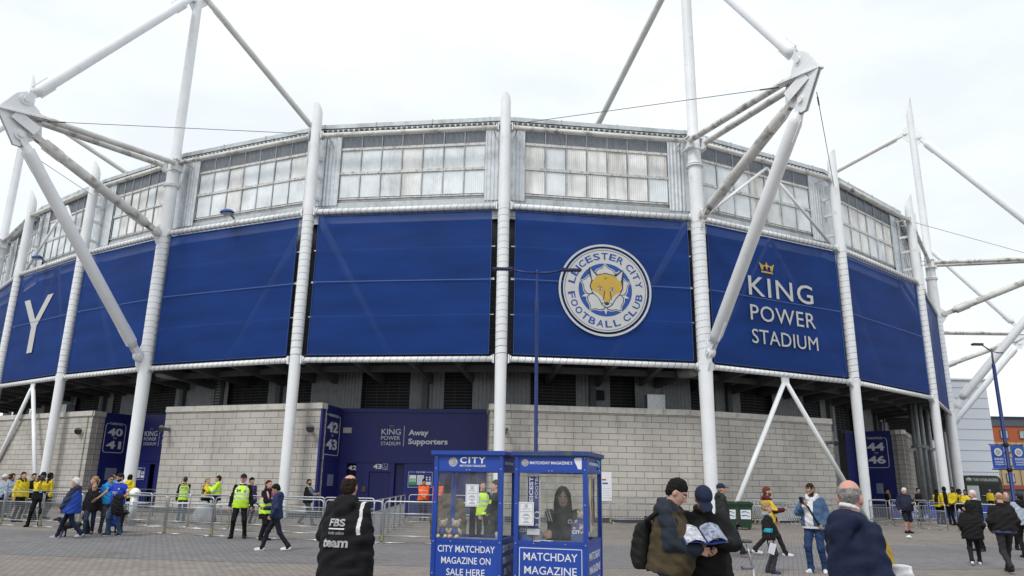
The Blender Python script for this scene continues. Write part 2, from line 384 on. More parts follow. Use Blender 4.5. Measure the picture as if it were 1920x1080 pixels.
    m.build('undercroft_wall', GREYMET, ST)
    m = MB()
    for u0, u1 in ((1.5, 4.4), (6.2, 9.0)):
        m.sheet([[bay.P(u0, vv-.12, 0), bay.P(u1, vv-.12, 0)], [bay.P(u0, vv-.12, 7.4), bay.P(u1, vv-.12, 7.4)]], 0, False)
        for k in range(14): m.bar(bay.P(u0, vv-.05, 5.2+.16*k), bay.P(u1, vv-.05, 5.2+.16*k), .05, .05, 1)
        for k in range(1, 5): m.bar(bay.P(u0+(u1-u0)*k/5, vv-.02, 4.6), bay.P(u0+(u1-u0)*k/5, vv-.02, 7.35), .03, .03, 1)
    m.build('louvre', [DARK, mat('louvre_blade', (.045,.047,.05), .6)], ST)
    m = MB()
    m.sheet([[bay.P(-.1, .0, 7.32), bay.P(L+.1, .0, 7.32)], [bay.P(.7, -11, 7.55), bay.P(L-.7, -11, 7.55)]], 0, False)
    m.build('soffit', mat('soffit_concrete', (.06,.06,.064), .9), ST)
    m = MB()
    for u in (.3, 2.8, 5.4, 7.6):
        p0, p1 = bay.P(u, -.25, 7.22), bay.P(u+.1, -4.3, 6.75)
        m.bar(p0, p1, .22, .42)
    m.bar(bay.P(0, -2.2, 7.0), bay.P(L, -2.2, 7.0), .2, .3)
    m.bar(bay.P(5.25, -4.2, 5.0), bay.P(5.25, -4.2, 7.2), .3, .3, up=bay.n.to_3d())
    m.build('rakers', GREYDK, ST)
# small plant on the undercroft ledge
m = MB()
for q in ((7, 1.9), (3, 2.6)):
    b = BAYS[q[0]-1]; m.box(b.P(8.0 if q[0] == 7 else 4., -2.6, 5.6), (.9, .5, .8), math.atan2(b.t.y, b.t.x))
    m.build('ventilation_duct', GALV, ST); m = MB()
m = MB(); b = BAYS[6]; m.box(b.P(5.55, -4.2, 6.1), (.62, .12, .5), math.atan2(b.t.y, b.t.x)); m.build('vent_grille', DARK, ST)

# ---------------------------------------------------------------- steel columns (one built, then copied) and masts
def oblique_tube(m, prof, cut, n=20, mi=0):
    """Vertical tube by (r, z); the top is cut obliquely, high on the outer side (+y local is inward)."""
    vs = []
    for k, (r, z) in enumerate(prof):
        for j in range(n):
            a = 2*math.pi*j/n; zz = z
            if k == len(prof)-1: zz = z-cut*max(0,.5+.5*math.sin(a))
            vs.append((r*math.cos(a), r*math.sin(a), zz))
    fs = [(i*n+k, i*n+(k+1) % n, (i+1)*n+(k+1) % n, (i+1)*n+k) for i in range(len(prof)-1) for k in range(n)]
    m.add(vs, fs, mi, smooth=True); m.add(vs[-n:], [tuple(range(n))], mi)
def lacing(m, r, z0, z1, step):
    z = z0
    while z < z1:
        t = .05
        m.tube([(r*math.cos(a), r*math.sin(a), z+t*math.cos(a+1)) for a in [2*math.pi*k/14 for k in range(14)]], .009, 4, closed=True)
        z += step
def flange(m, r, z, w=.1, h=.07):
    m.lathe([(r, z-h/2), (r+w, z-h/2), (r+w, z+h/2), (r, z+h/2)], n=20)
def col_rot(i): n = outw(i); return math.atan2(n.y, n.x)+math.pi/2     # local -y points outward
CN = {0: 'at far left beyond the picture edge', 2: 'leftmost white steel column, left of the big letter banner', 3: 'white steel column right of the letter banner on the left',
      5: 'white steel column in front of the left brick wall, beside the 42 to 43 turnstiles', 6: 'central white steel column with rounded top, behind the two kiosks',
      8: 'white steel column right of the crown banner, before turnstiles 44 to 46', 9: 'white steel column between the two rightmost blue banners', 11: 'thin white steel column just behind the right-hand mast', 12: 'farthest white steel column round the right end of the stadium'}
proto = None
for i in range(NCOL):
    if i in MASTS or i == 0: continue
    p = COLS[i]
    if proto is None:
        proto = thing('steel_column', CN[i], 'column', (p[0], p[1], 0), col_rot(i), 'white steel columns of the stadium')
        m = MB(); oblique_tube(m, [(.24,0), (.25,4), (.275,9), (.275,15), (.26,18.5), (.245,20.4)], .9); m.build('pole', WHITE, proto, False)
        m = MB(); lacing(m, .275, 7.3, 14.4, .33); m.build('rope_lacing', ROPE, proto, False)
        m = MB(); m.box((0,0,.02), (.8,.8,.04)); m.box((0,0,.16), (.62,.03,.26)); m.box((0,0,.16), (.03,.62,.26)); m.build('base_plate', GREYMET, proto, False)
        for z in (15.4, 16.6, 17.6): m = MB(); m.bar((0,.2,z), (0,.95,z), .08, .16); m.build('bracket', WHITE, proto, False)
    else: dup(proto, (p[0], p[1], 0), col_rot(i), CN[i])
MN = {1: 'white mast at the far left edge, its pointed top above the bolted steel node', 4: 'tall white mast with struts reaching to the left, by turnstiles 40 to 41',
      7: 'tall white mast with struts between the crest banner and the crown banner', 10: 'tall white mast with pointed top at the right end of the stadium front', 13: 'farthest white mast, its struts crossing behind the right-hand mast'}
proto = None
NODE = [(7.9,18.45),(8.2,18.82),(8.6,18.55),(9.26,17.5),(9.2,17.36),(8.8,16.8),(8.32,16.1),(8.06,16.12),(7.75,16.5),(7.55,16.6),(7.2,17.0),(7.3,17.6),(7.63,18.0)]
def strut(name, a, b, r, mt, root, plates=True, taper=.72):
    m = MB(); a = Vector(a); b = Vector(b); d = (b-a).normalized(); l = (b-a).length
    m.tube([a+d*.55, a+d*.95, b-d*.95, b-d*.55], [r*taper, r, r, r*taper], 18)
    if plates:
        side = d.cross(Vector((1,0,0))).normalized(); q = Vector((1,0,0))
        for e, s in ((a, 1), (b, -1)):
            for k in (-1, 1):
                m.bar(e-d*s*.05+q*k*.1, e+d*s*1.25+q*k*.1, .05, r*1.15, up=side)
            m.tube([e-q*.2, e+q*.2], .14, 14); m.tube([e-q*.13, e+q*.13], r*.95, 16)
            for k in (-1, 1): m.bar(e+d*s*.75+side*k*r*.98, e+d*s*1.7+side*k*r*.98, .05, .12, up=side)
    return m.build(name, mt, root, False)
for i in MASTS:
    p = COLS[i]
    if proto is not None:
        dup(proto, (p[0], p[1], 0), col_rot(i), MN[i]); continue
    proto = thing('steel_mast', MN[i], 'mast', (p[0], p[1], 0), col_rot(i), 'tall white masts with outrigger struts')
    m = MB(); oblique_tube(m, [(.29,0), (.31,4), (.345,8), (.345,14), (.33,17.0), (.33,18.9), (.27,19.2), (.27,24), (.255,28), (.25,30.5), (.235,32.7)], 1.5, 24)
    flange(m, .33, 17.2, .09); flange(m, .33, 17.3, .09)
    m.build('mast_pole', WHITE, proto, False)
    m = MB(); lacing(m, .347, 7.9, 14.2, .33); m.build('rope_lacing', ROPE, proto, False)
    m = MB(); m.box((0,0,.02), (1.0,1.0,.04)); m.build('base_plate', GREYMET, proto, False)
    # gussets, in the outward vertical plane (local -y = outward)
    m = MB()
    def gus(poly): m.prism([(r, z) for r, z in poly], (-.03, 0, 0), (0,-1,0), (0,0,1), .06)
    gus([(.25,6.7), (.55,7.2), (.62,7.75), (.45,8.1), (.25,8.6)]); gus([(.25,13.6), (.6,14.1), (.68,14.5), (.5,14.8), (.25,15.0)])
    gus([(.2,28.2), (.6,28.7), (.6,29.3), (.2,30.0)]); gus([(-.2,28.6), (-.2,30.2), (-.7,29.8), (-.7,29.2)])
    for k in (-.45, .45): m.box((k*.8, -.1, 18.4), (.08, .75, .62)); 
    m.box((0, -.05, 18.1), (1.0, .6, .06)); m.box((0, -.05, 18.7), (1.0, .6, .06))
    m.build('gusset', WHITE, proto, False)
    m = MB()
    for k in (-.06, .06): m.prism(NODE, (k-.02, 0, 0), (0,-1,0), (0,0,1), .04)
    # the folded cross plates that meet at the tip
    for zz, tilt in ((17.72, .0),):
        A = [(-.52, -7.25, 17.72), (.52, -7.25, 17.72), (.12, -9.30, 17.45), (-.12, -9.30, 17.45)]
        m.add(A+[(x, y, z+.06) for x, y, z in A], [(3,2,1,0), (4,5,6,7), (0,1,5,4), (1,2,6,5), (2,3,7,6), (3,0,4,7)])
    m.bar((-.35,-7.6,17.0), (-.16,-8.6,17.5), .04, .5); m.bar((.35,-7.6,17.0), (.16,-8.6,17.5), .04, .5)
    m.build('node_plate', WHITE, proto, False)
    strut('upper_tie', (0,-.45,29.0), (0,-8.2,18.4), .27, WHITE, proto)
    strut('middle_strut', (0,-.55,14.45), (0,-7.72,16.95), .24, GRIMY, proto)
    strut('lower_strut', (0,-.5,7.7), (0,-8.15,16.65), .28, WHITE, proto)
    for k in (-1, 1):
        m = MB(); m.tube([(k*.42,-.35,18.4), (k*.42,-.8,18.38), (k*.30,-7.4,17.75), (k*.28,-7.9,17.7)], [.1,.15,.15,.1], 14); m.bar((k*.42,-.3,18.4), (k*.42,-1.5,18.33), .06, .24); m.bar((k*.3,-6.7,17.8), (k*.28,-7.9,17.7), .06, .22)
        m.build('horizontal_strut', GRIMY, proto, False)
    strut('back_stay', (0,.5,29.55), (0,21,21.6), .2, RUSTY, proto)
    strut('inner_strut', (0,.2,6.95), (0,7.2,7.35), .27, mat('grey_paint', (.33,.34,.34), .6, stain=.5), proto, False)
# bracing struts in the two cross-braced bays: the A-frame props under the lower ring, the one under the roof ring
for bi, la in ((7, 'the banner with the crown lettering'), (2, 'the banner with one big letter')):
    b = BAYS[bi]
    t = thing('inverted_prop', 'white A-frame prop of two slim legs below '+la, 'prop', b.P(5.1, .0, 0), 0, 'A-frame props under the lower pipe')
    for u in (.75, b.L-.15):
        m = MB(); m.tube([b.P(5.1+(.12 if u > 4 else -.12), 0, 6.65), b.P(u, .12, .0)], .115, 14); m.build('leg', WHITE, t)
    m = MB(); m.box(b.P(5.1, 0, 6.8), (.5, .06, .5), math.atan2(b.t.y, b.t.x)); m.build('head_plate', WHITE, t)
    for bz0, bz1, v, nm in ((18.3, 14.6, -.12, 'upper_brace'), (14.3, 7.35, -.25, 'banner_brace')):
        for u in (.45, b.L-.45):
            m = MB(); m.tube([b.P(5.1, v, bz0), b.P(u, v, bz1)], .085, 10); m.build(nm, WHITE, ST)
for bi in (0, 1, 3, 4, 5, 6, 8, 9):
    b = BAYS[bi]; m = MB()
    d = 1 if bi in (5, 3, 8) else 0
    m.tube([b.P(.4 if d else b.L-.4, -.4, 14.3), b.P(4.4 if d else b.L-4.4, -.4, 7.4)], .16, 10); m.build('banner_brace', WHITE, ST)
    for z_ in (9.2, 10.9, 12.5): m = MB(); m.bar(b.P(.4, -.12, z_), b.P(b.L-.4, -.12, z_), .05, .1 if z_ == 10.9 else .05); m.build('banner_rail', WHITE, ST)
for bi in (2, 7):
    b = BAYS[bi]; m = MB(); m.bar(b.P(.4, -.12, 10.9), b.P(b.L-.4, -.12, 10.9), .05, .1); m.build('banner_rail', WHITE, ST)
# guy wires
def node_pt(i, r, z): n = outw(i); p = Vector(COLS[i])+n*r; return (p.x, p.y, z)
def wire(a, b, label):
    m = MB(); m.tube([a, b], .016, 5)
    m.tube([Vector(a).lerp(Vector(b), .04), Vector(a).lerp(Vector(b), .10)], .035, 6)
    o = m.build('guy_wire', mat('wire', (.12,.115,.11), .6), None); tag(o, label, 'wire', 'guy wires between nodes and columns')
wire(node_pt(4,7.6,17.6), (COLS[5][0], COLS[5][1], 18.7), 'thin guy wire from the left steel node to the roof edge at the next column')
wire(node_pt(7,7.6,17.6), (COLS[6][0]+.3, COLS[6][1], 18.75), 'thin guy wire from the right steel node to the central column')
wire(node_pt(7,8.9,16.6), (COLS[8][0], COLS[8][1], 18.2), 'thin guy wire dropping steeply from the right steel node to the column on its right')
wire(node_pt(4,8.4,16.2), (COLS[3][0], COLS[3][1], 18.2), 'thin guy wire running down behind the left mast struts to the column on the left')
wire(node_pt(10,7.6,17.6), (COLS[9][0], COLS[9][1], 18.6), 'thin guy wire running off the right edge from the column by the rightmost banners')
# ---------------------------------------------------------------- crest artwork (printed club badge), unit radius
def disc(m, R, c, ux, uz, r0, r1, h, mi, n=56):
    ux = Vector(ux); uz = Vector(uz); nn = ux.cross(uz).normalized(); c = Vector(c)
    pr = lambda r, k: c+(ux*math.cos(2*math.pi*k/n)+uz*math.sin(2*math.pi*k/n))*r*R+nn*h
    if r0 == 0: m.add([pr(r1, k) for k in range(n)], [tuple(range(n))], mi)
    else: m.add([pr(r0, k) for k in range(n)]+[pr(r1, k) for k in range(n)], [(k, (k+1) % n, n+(k+1) % n, n+k)[::-1] for k in range(n)], mi)
def crest(m, R, c, ux, uz, step=.004, full=True):
    """materials: 0 white print, 1 blue, 2 gold, 3 dark"""
    ux = Vector(ux).normalized(); uz = Vector(uz).normalized(); nn = ux.cross(uz).normalized(); c = Vector(c)
    if full: disc(m, R, c, ux, uz, .955, 1., step, 0)
    disc(m, R, c, ux, uz, 0, .905 if full else 1., step, 0)
    if full: disc(m, R, c, ux, uz, .865, .875, 2*step, 3)
    disc(m, R, c, ux, uz, 0, .575, 2*step, 1)
    def poly(P, h, mi): m.add([c+(ux*(x-599)/387+uz*-(y-565)/387)*R+nn*h for x, y in P], [tuple(range(len(P)))[::-1]], mi)
    def petal(ang, s, h, mi):
        P = [(0,.09), (.13,.16), (.235,.28), (.245,.36), (.18,.44), (.07,.49), (0,.575), (-.07,.49), (-.18,.44), (-.245,.36), (-.235,.28), (-.13,.16)]
        a = R_(ang-90); cy = .34
        Q = []
        for x, y in P:
            x *= s; y = cy+(y-cy)*s
            Q.append((x*math.cos(a)-y*math.sin(a), x*math.sin(a)+y*math.cos(a)))
        m.add([c+(ux*x+uz*y)*R+nn*h for x, y in Q], [tuple(range(len(Q)))], mi)
    for a in (90, 18, -54, 234, 162):
        petal(a, 1.03, 3*step, 0); petal(a, .93, 4*step, 3); petal(a, .84, 5*step, 0)
        b = R_(a+36); q = lambda r, w: c+(ux*(r*math.cos(b)-w*math.sin(b))+uz*(r*math.sin(b)+w*math.cos(b)))*R+nn*4*step
        m.add([q(.32,0), q(.44,-.035), q(.54,0), q(.44,.035)], [(0,1,2,3)], 0)
    # fox head
    poly([(465,378), (535,440), (600,424), (672,438), (752,392), (750,480), (746,556), (718,604), (684,642), (654,694), (608,722), (566,694), (540,642), (488,594), (466,542), (482,490), (462,430)], 6*step, 3)
    poly([(474,392), (526,452), (500,490), (488,485)], 7*step, 0); poly([(745,402), (690,452), (712,496), (730,485)], 7*step, 0)
    poly([(530,450), (600,432), (680,447), (733,500), (738,553), (704,598), (645,640), (560,640), (500,588), (474,541), (492,497)], 7*step, 2)
    poly([(484,570), (540,600), (585,640), (585,668), (566,680), (545,640), (494,592)], 8*step, 0); poly([(726,580), (680,605), (640,640), (630,668), (652,682), (678,638), (712,600)], 8*step, 0)
    poly([(588,575), (636,575), (628,672), (586,672)], 8.5*step, 2)
    poly([(582,672), (634,672), (648,690), (608,714), (570,690)], 8.5*step, 0); poly([(584,674), (606,668), (630,674), (622,692), (606,698), (590,692)], 9.5*step, 3)
    for x in (553, 655):
        poly([(x-22,560), (x,548), (x+22,562), (x,576)], 9*step, 0); poly([(x-9,562), (x,553), (x+9,562), (x,573)], 10*step, 3)
    poly([(532,548), (553,540), (582,556), (553,546)], 10*step, 3); poly([(676,552), (655,544), (626,560), (655,550)], 10*step, 3)
    poly([(588,575), (594,577), (584,640), (574,660)], 10*step, 3); poly([(640,577), (634,579), (642,640), (652,660)], 10*step, 3)
    poly([(584,458), (600,470), (616,458), (600,478)], 10*step, 3)
    # the words on the ring, letter by letter
    def ring(txt, a0, a1, r, flip):
        n = len(txt)
        wts = [(.35 if ch in 'I ' else 1.) for ch in txt]; tot = sum(wts); acc = 0
        for ch, w in zip(txt, wts):
            a = a0+(a1-a0)*(acc+w/2)/tot; acc += w
            if ch == ' ': continue
            ra = Vector((math.cos(R_(a)), math.sin(R_(a)))); e = (ux*ra.x+uz*ra.y); tx = (ux*ra.y-uz*ra.x)
            wd = abs(R_(a1-a0))*r*w/tot*.80
            if ch == 'I': wd = .035
            if not flip: m.text(ch, c+e*(r-.072)*R+nn*2*step, tx, e, wd*R, .145*R, 1, step, .015, 'C')
            else: m.text(ch, c+e*(r+.072)*R+nn*2*step, -tx, -e, wd*R, .145*R, 1, step, .015, 'C')
    if full:
        ring('LEICESTER CITY', 172, 4, .735, False); ring('FOOTBALL CLUB', 184, 356, .735, True)
BM = [BNTXT, BNBLUE, BNGOLD, BNDARK]
def crown(m, c, ux, uz, w, mi, h=.006):
    ux = Vector(ux).normalized(); uz = Vector(uz).normalized(); nn = ux.cross(uz).normalized(); c = Vector(c)
    def P(l): m.add([c+(ux*x+uz*y*.62)*w+nn*h for x, y in l], [tuple(range(len(l)))], mi)
    P([(-.38,0), (.38,0), (.38,.14), (-.38,.14)][::1])
    P([(-.36,.22), (-.25,.22), (-.22,.5), (-.12,.62), (-.28,.62), (-.5,.84)][::1]); P([(.36,.22), (.5,.84), (.28,.62), (.12,.62), (.22,.5), (.25,.22)])
    P([(0,.2), (.06,.5), (.24,.62), (.06,.68), (0,.95), (-.06,.68), (-.24,.62), (-.06,.5)])

# ---------------------------------------------------------------- mesh banners between the columns
BL = {0: 'plain blue mesh banner beyond the left edge of the view', 1: 'sliver of blue mesh banner left of the letter banner', 2: 'blue mesh banner with one big pale letter Y',
      3: 'narrow plain blue mesh banner between the letter banner and the left mast', 4: 'plain blue mesh banner right of the left mast, above turnstiles 40 to 41', 5: 'plain blue mesh banner left of the central column, above the away supporters entrance',
      6: 'blue mesh banner carrying the round fox head crest', 7: 'blue mesh banner with a gold crown and three lines of pale lettering', 8: 'plain blue mesh banner right of the crown lettering banner', 9: 'narrow plain blue banner at the right end beside the right mast', 10: 'blue mesh banner behind the right mast', 11: 'blue mesh banner at the far right end', 12: 'blue mesh banner beyond the farthest column'}
for b in BAYS:
    i = b.i; L = b.L
    t = thing('banner', BL[i], 'banner', b.P(L/2, 0, 7.2), math.atan2(b.t.y, b.t.x), 'blue mesh banners between the columns')
    m = MB(); nu, nz_ = 12, 9; g = []
    for k in range(nz_+1):
        z = 7.34+(14.22-7.34)*k/nz_
        g.append([b.P(.56+(L-1.12)*j/nu, .02+.05*math.sin(math.pi*j/nu)*math.sin(math.pi*k/nz_)+.012*math.sin(j*2.1+k*1.3+i), z) for j in range(nu+1)])
    m.sheet(g); fab = m.build('fabric', BANNER, t)
    m = MB()
    m.bar(b.P(.56, .105, 10.86), b.P(L-.56, .105, 10.83), .006, .035)
    e = [b.P(.56, .03, 7.34), b.P(L-.56, .03, 7.34), b.P(L-.56, .03, 14.22), b.P(.56, .03, 14.22)]
    for k in range(4): m.bar(e[k], e[(k+1) % 4], .012, .06, up=b.n.to_3d())
    m.build('hem', SEAM, t)
    m = MB()
    for k in range(int(L/.32)):
        u = .45+.32*k
        if u > L-.45: break
        for z, r, zb in ((14.47, .142, 14.22), (7.1, .132, 7.34)):
            m.tube([b.P(u+.05*math.cos(a), r*math.sin(a), z+r*math.cos(a)) for a in [2*math.pi*q/12 for q in range(12)]], .008, 4, closed=True)
            m.tube([b.P(u, .1, z), b.P(u+.05, .03, zb)], .008, 4)
    for k in range(20):
        z = 7.45+.34*k
        for u, q in ((.28, .56), (L-.28, L-.56)): m.tube([b.P(u, .1, z), b.P(q, .03, z+.05)], .008, 4)
    m.build('rope_lacing', ROPE, t)
    tx = b.t.to_3d(); Z = Vector((0,0,1))
    if i == 6:
        m = MB(); crest(m, 2.24, b.P(4.87, .12, 10.54), tx, Z, .005); m.build('crest', BM, t).parent = fab
    if i == 7:
        m = MB(); o = lambda u, z: b.P(u, .12, z)
        m.text('KING', o(2.97, 10.93), tx, Z, 4.5, 1.02, 0, .005, .006, space=1.12); m.text('POWER', o(2.98, 9.66), tx, Z, 4.5, .80, 0, .005, .002, space=1.08); m.text('STADIUM', o(2.98, 8.50), tx, Z, 4.55, .72, 0, .005, .0, space=1.03)
        m.build('lettering', BNTXT, t).parent = fab
        m = MB(); crown(m, o(4.3, 12.22), tx, Z, 1.05, 0); m.build('crown_emblem', BNGOLD, t).parent = fab
    if i == 2:
        m = MB(); n = Vector((b.n.x, b.n.y, 0))
        m.prism([(-2.0,1.75), (-1.22,1.75), (.02,.34), (1.20,1.75), (1.95,1.75), (.38,-.10), (.38,-1.75), (-.34,-1.75), (-.34,-.10)], b.P(3.95, .1, 10.65), tx, Z, .006); m.build('lettering', BNTXT, t).parent = fab

# ---------------------------------------------------------------- brick walls
HW = 5.2
def wall(pts, label, ret0=None, ret1=None, th=.35):
    t = thing('brick_wall', label, 'wall', (pts[0][0], pts[0][1], 0), 0, 'pale block walls under the stadium')
    P = ([ret0] if ret0 else [])+list(pts)+([ret1] if ret1 else [])
    m = MB(); u = 0
    for k in range(len(P)-1):
        a, c = Vector(P[k]), Vector(P[k+1]); l = (c-a).length
        m.add([(a.x,a.y,.22), (c.x,c.y,.22), (c.x,c.y,HW-.27), (a.x,a.y,HW-.27)], [(0,1,2,3)], 0, uv=[[(u,.22), (u+l,.22), (u+l,HW-.27), (u,HW-.27)]])
        n = Vector((-(c-a).y, (c-a).x)).normalized()*th
        m.add([(a.x+n.x,a.y+n.y,0), (c.x+n.x,c.y+n.y,0), (c.x+n.x,c.y+n.y,HW-.27), (a.x+n.x,a.y+n.y,HW-.27)], [(3,2,1,0)], 0, uv=[[(u,0), (u+l,0), (u+l,HW-.27), (u,HW-.27)][::-1]])
        u += l
    m.build('masonry', BLOCK, t)
    m = MB(); m2 = MB()
    for k in range(len(P)-1):
        a, c = Vector(P[k]), Vector(P[k+1]); d = (c-a).normalized(); l = (c-a).length; n = Vector((-d.y, d.x)); q = 0
        rz = math.atan2(d.y, d.x)
        while q < l-.02:
            w = min(.92, l-q); cc = a+d*(q+w/2)+n*(th/2-.02)
            m.box((cc.x, cc.y, HW-.135), (w-.012, th+.09, .27), rz); q += .92
        cc = a+d*l/2+n*(th/2+.02); m2.box((cc.x, cc.y, .11), (l, th, .22), rz)
    m.build('coping', COPE, t); m2.build('plinth', PLINTH, t)
    return t
wall([(-.9,34.2), (8.6,35.6), (16.9,39.2)], 'long pale block wall between the away supporters entrance and turnstiles 44 to 46', (-1.1,37.0), (16.6,41.8))
wall([(-17.7,38.4), (-8.77,34.9)], 'pale block wall between turnstiles 40 to 41 and turnstiles 42 to 43', (-17.0,40.9))
wall([(-40.5,51.6), (-31.6,46.2), (-23.06,41.3)], 'pale block wall at the far left, ending beside turnstiles 40 to 41', None, (-22.8,42.1))
wall([(23.6,46.3), (23.95,45.65), (29.9,54.9)], 'short pale block wall at the far right, ending beside turnstiles 44 to 46')

# ---------------------------------------------------------------- turnstile entrances
def frame_at(a, b):
    a = Vector(a); b = Vector(b); t = (b-a).normalized(); n = Vector((t.y, -t.x))
    return (lambda u, z, v=0.: Vector((a.x+t.x*u+n.x*v, a.y+t.y*u+n.y*v, z))), t.to_3d(), (b-a).length, math.atan2(t.y, t.x)
UP = Vector((0,0,1))
def panel_box(m, F, u0, u1, z0, z1, rz, v=0., th=.06, mi=0): m.box(F((u0+u1)/2, (z0+z1)/2, v+th/2), (u1-u0, th, z1-z0), rz, mi)
def turnstile_sign(F, t, n1, n2, u0, u1, z0, z1, parent, v=.05):
    m = MB(); r = .16; w = .03; P = []
    for cx, cz, a0 in ((u1-r, z1-r, 0), (u0+r, z1-r, 90), (u0+r, z0+r, 180), (u1-r, z0+r, 270)):
        for k in range(6): a = R_(a0+18*k); P.append((cx+r*math.cos(a), cz+r*math.sin(a)))
    cx = (u0+u1)/2; Ln = len(P); tw = (u1-u0)*.72
    for k in range(Ln):
        a, b = P[k], P[(k+1) % Ln]
        if a[1] > z1-.02 and b[1] > z1-.02 and abs(a[0]-b[0]) > .5:
            m.bar(F(a[0], a[1], v), F(cx+tw/2, a[1], v), w, .012, up=t.cross(UP)); m.bar(F(cx-tw/2, a[1], v), F(b[0], b[1], v), w, .012, up=t.cross(UP))
        else: m.bar(F(*a, v), F(*b, v), w, .012, up=t.cross(UP))
    h = z1-z0
    m.text('TURNSTILES', F(cx, z1-.07, v), t, UP, tw*.92, .13, 0, .006, .01, 'C')
    m.text(n1, F(cx, z0+h*.57, v), t, UP, (u1-u0)*.74, h*.27, 0, .006, .035, 'C'); m.text('TO', F(cx, z0+h*.465, v), t, UP, .24, .1, 0, .006, .0, 'C')
    m.text(n2, F(cx, z0+h*.13, v), t, UP, (u1-u0)*.74, h*.27, 0, .006, .035, 'C')
    m.build('turnstile_sign', PRINT, parent)
def club_line(F, t, u, parent, v, z=3.4, away=True):
    m = MB()
    m.text('KING', F(u, z+.52, v), t, UP, .98, .28, 0, .006, .004); m.text('POWER', F(u, z+.26, v), t, UP, .96, .19, 0, .006, .0); m.text('STADIUM', F(u, z, v), t, UP, .98, .17, 0, .006, .0)
    m.box(F(u+1.15, z+.45, v), (.022, .012, 1.0), math.atan2(t.y, t.x))
    m.text('Away', F(u+1.38, z+.41, v), t, UP, 1.0, .36, 0, .006, .03); m.text('Supporters', F(u+1.38, z-.02, v), t, UP, 1.98, .36, 0, .006, .03)
    m.build('lettering', PRINT, parent)
    m = MB(); crown(m, F(u+.49, z+.88, v), t, UP, .24, 0); m.build('crown_emblem', mat('dull_gold', (.30,.17,.06), .6), parent)
def welcome_board(F, t, rz, u0, u1, z0, z1, parent, v):
    b = MB(); panel_box(b, F, u0, u1, z0, z1, rz, v, .025); o = b.build('welcome_board', mat('board_blue', (.02,.03,.2), .5), parent)
    m = MB(); w = u1-u0; h = z1-z0; vv = v+.03
    P = [(u0+.05, z0+.05), (u1-.05, z0+.05), (u1-.05, z1-.07), (u0+.05, z1-.07)]
    for k in range(4):
        if k == 2:
            m.bar(F(*P[2], vv), F(u0+w*.72, z1-.07, vv), .016, .006, up=t.cross(UP)); m.bar(F(u0+w*.28, z1-.07, vv), F(*P[3], vv), .016, .006, up=t.cross(UP))
        else: m.bar(F(*P[k], vv), F(*P[(k+1) % 4], vv), .016, .006, up=t.cross(UP))
    m.text('WELCOME', F(u0+w/2, z1-.11, vv), t, UP, w*.36, .075, 0, .004, .02, 'C')
    m.build('board_lettering', PRINT, parent).parent = o
    m = MB()
    for a, c, d, e, mi in ((.08,.34,.28,.74,0), (.38,.64,.2,.74,0), (.70,.92,.2,.38,0), (.08,.34,.2,.27,2), (.09,.33,.42,.55,1), (.09,.33,.28,.39,2)):
        panel_box(m, F, u0+w*a, u0+w*c, z0+h*d, z0+h*e, rz, vv+(.004 if mi else 0), .004, mi)
    for k in range(5):
        for j in range(3): panel_box(m, F, u0+w*(.41+.075*j), u0+w*(.46+.075*j), z0+h*(.26+.09*k), z0+h*(.30+.09*k), rz, vv+.005, .003, 3)
    for x, y in ((.75,.62), (.87,.62), (.75,.5), (.87,.5)): panel_box(m, F, u0+w*x-.04, u0+w*x+.04, z0+h*y-.04, z0+h*y+.03, rz, vv, .004, 0)
    m.build('notice', [PAPER, mat('notice_green', (.28,.50,.30), .7), mat('notice_deep_green', (.05,.36,.10), .7), mat('notice_grey', (.35,.38,.45), .7)], parent).parent = o
# away supporters entrance (42 to 43)
E1 = thing('turnstile_entrance', 'deep blue recessed entrance for away supporters, marked turnstiles 42 to 43', 'entrance', (-4.7, 37, 0), 0, 'blue turnstile entrances')
F, t, Ln, rz = frame_at((-8.42,37.7), (-1.0,37.0))
m = MB()
openings = [(.39,.88,2.5), (1.54,2.61,2.12), (2.80,3.30,2.52)]
u = 0
for a, c, zt in openings+[(Ln, Ln, 0)]:
    if a-u > .01: panel_box(m, F, u, a, 0, 2.6, rz, 0, .12)
    if c > a: panel_box(m, F, a, c, zt, 2.6, rz, 0, .12)
    u = c
m.box(F(Ln/2, 3.9, .05), (Ln, .1, 2.6), rz); m.box(F(Ln/2, 2.59, .09), (Ln, .18, .07), rz); m.box(F(Ln/2, 5.1, .085), (Ln, .17, .2), rz)
for u in (1.2, 2.7, 3.42, 5.4): m.box(F(u, 1.3, .125), (.05, .02, 2.5), rz)
m.build('back_panel', NAVY, E1)
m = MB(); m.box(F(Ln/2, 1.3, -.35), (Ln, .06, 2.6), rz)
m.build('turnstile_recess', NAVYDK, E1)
m = MB(); panel_box(m, F, 1.56, 2.59, 0, 2.1, rz, .0, .05)
for k in range(16): panel_box(m, F, 1.58, 2.57, .06+.127*k, .15+.127*k, rz, .05, .012)
m.build('shutter_door', mat('shutter_navy', (.010,.014,.10), .5), E1)
m = MB(); panel_box(m, F, 2.82, 3.28, 0, 2.5, rz, -.1, .05); m.build('door', mat('door_navy', (.008,.011,.085), .5), E1)
club_line(F, t, 2.04, E1, .105)
m = MB(); m.text('42', F(.47, 2.18, .125), t, UP, .42, .22, 0, .006, .03); m.text('43', F(1.74, 2.25, .13), t, UP, .42, .24, 0, .006, .03)
P = [(2.2,2.23), (2.45,2.23), (2.45,2.5), (2.2,2.5)]
for k in range(4): m.bar(F(*P[k], .13), F(*P[(k+1) % 4], .13), .012, .012, up=t.cross(UP))
m.tube([F(2.33+.06*math.cos(a), 2.31+.06*math.sin(a), .135) for a in [R_(-200+30*k) for k in range(9)]], .008, 5); m.tube([F(2.31,2.46,.135), F(2.31,2.36,.135), F(2.38,2.36,.135), F(2.41,2.29,.135)], .008, 5)
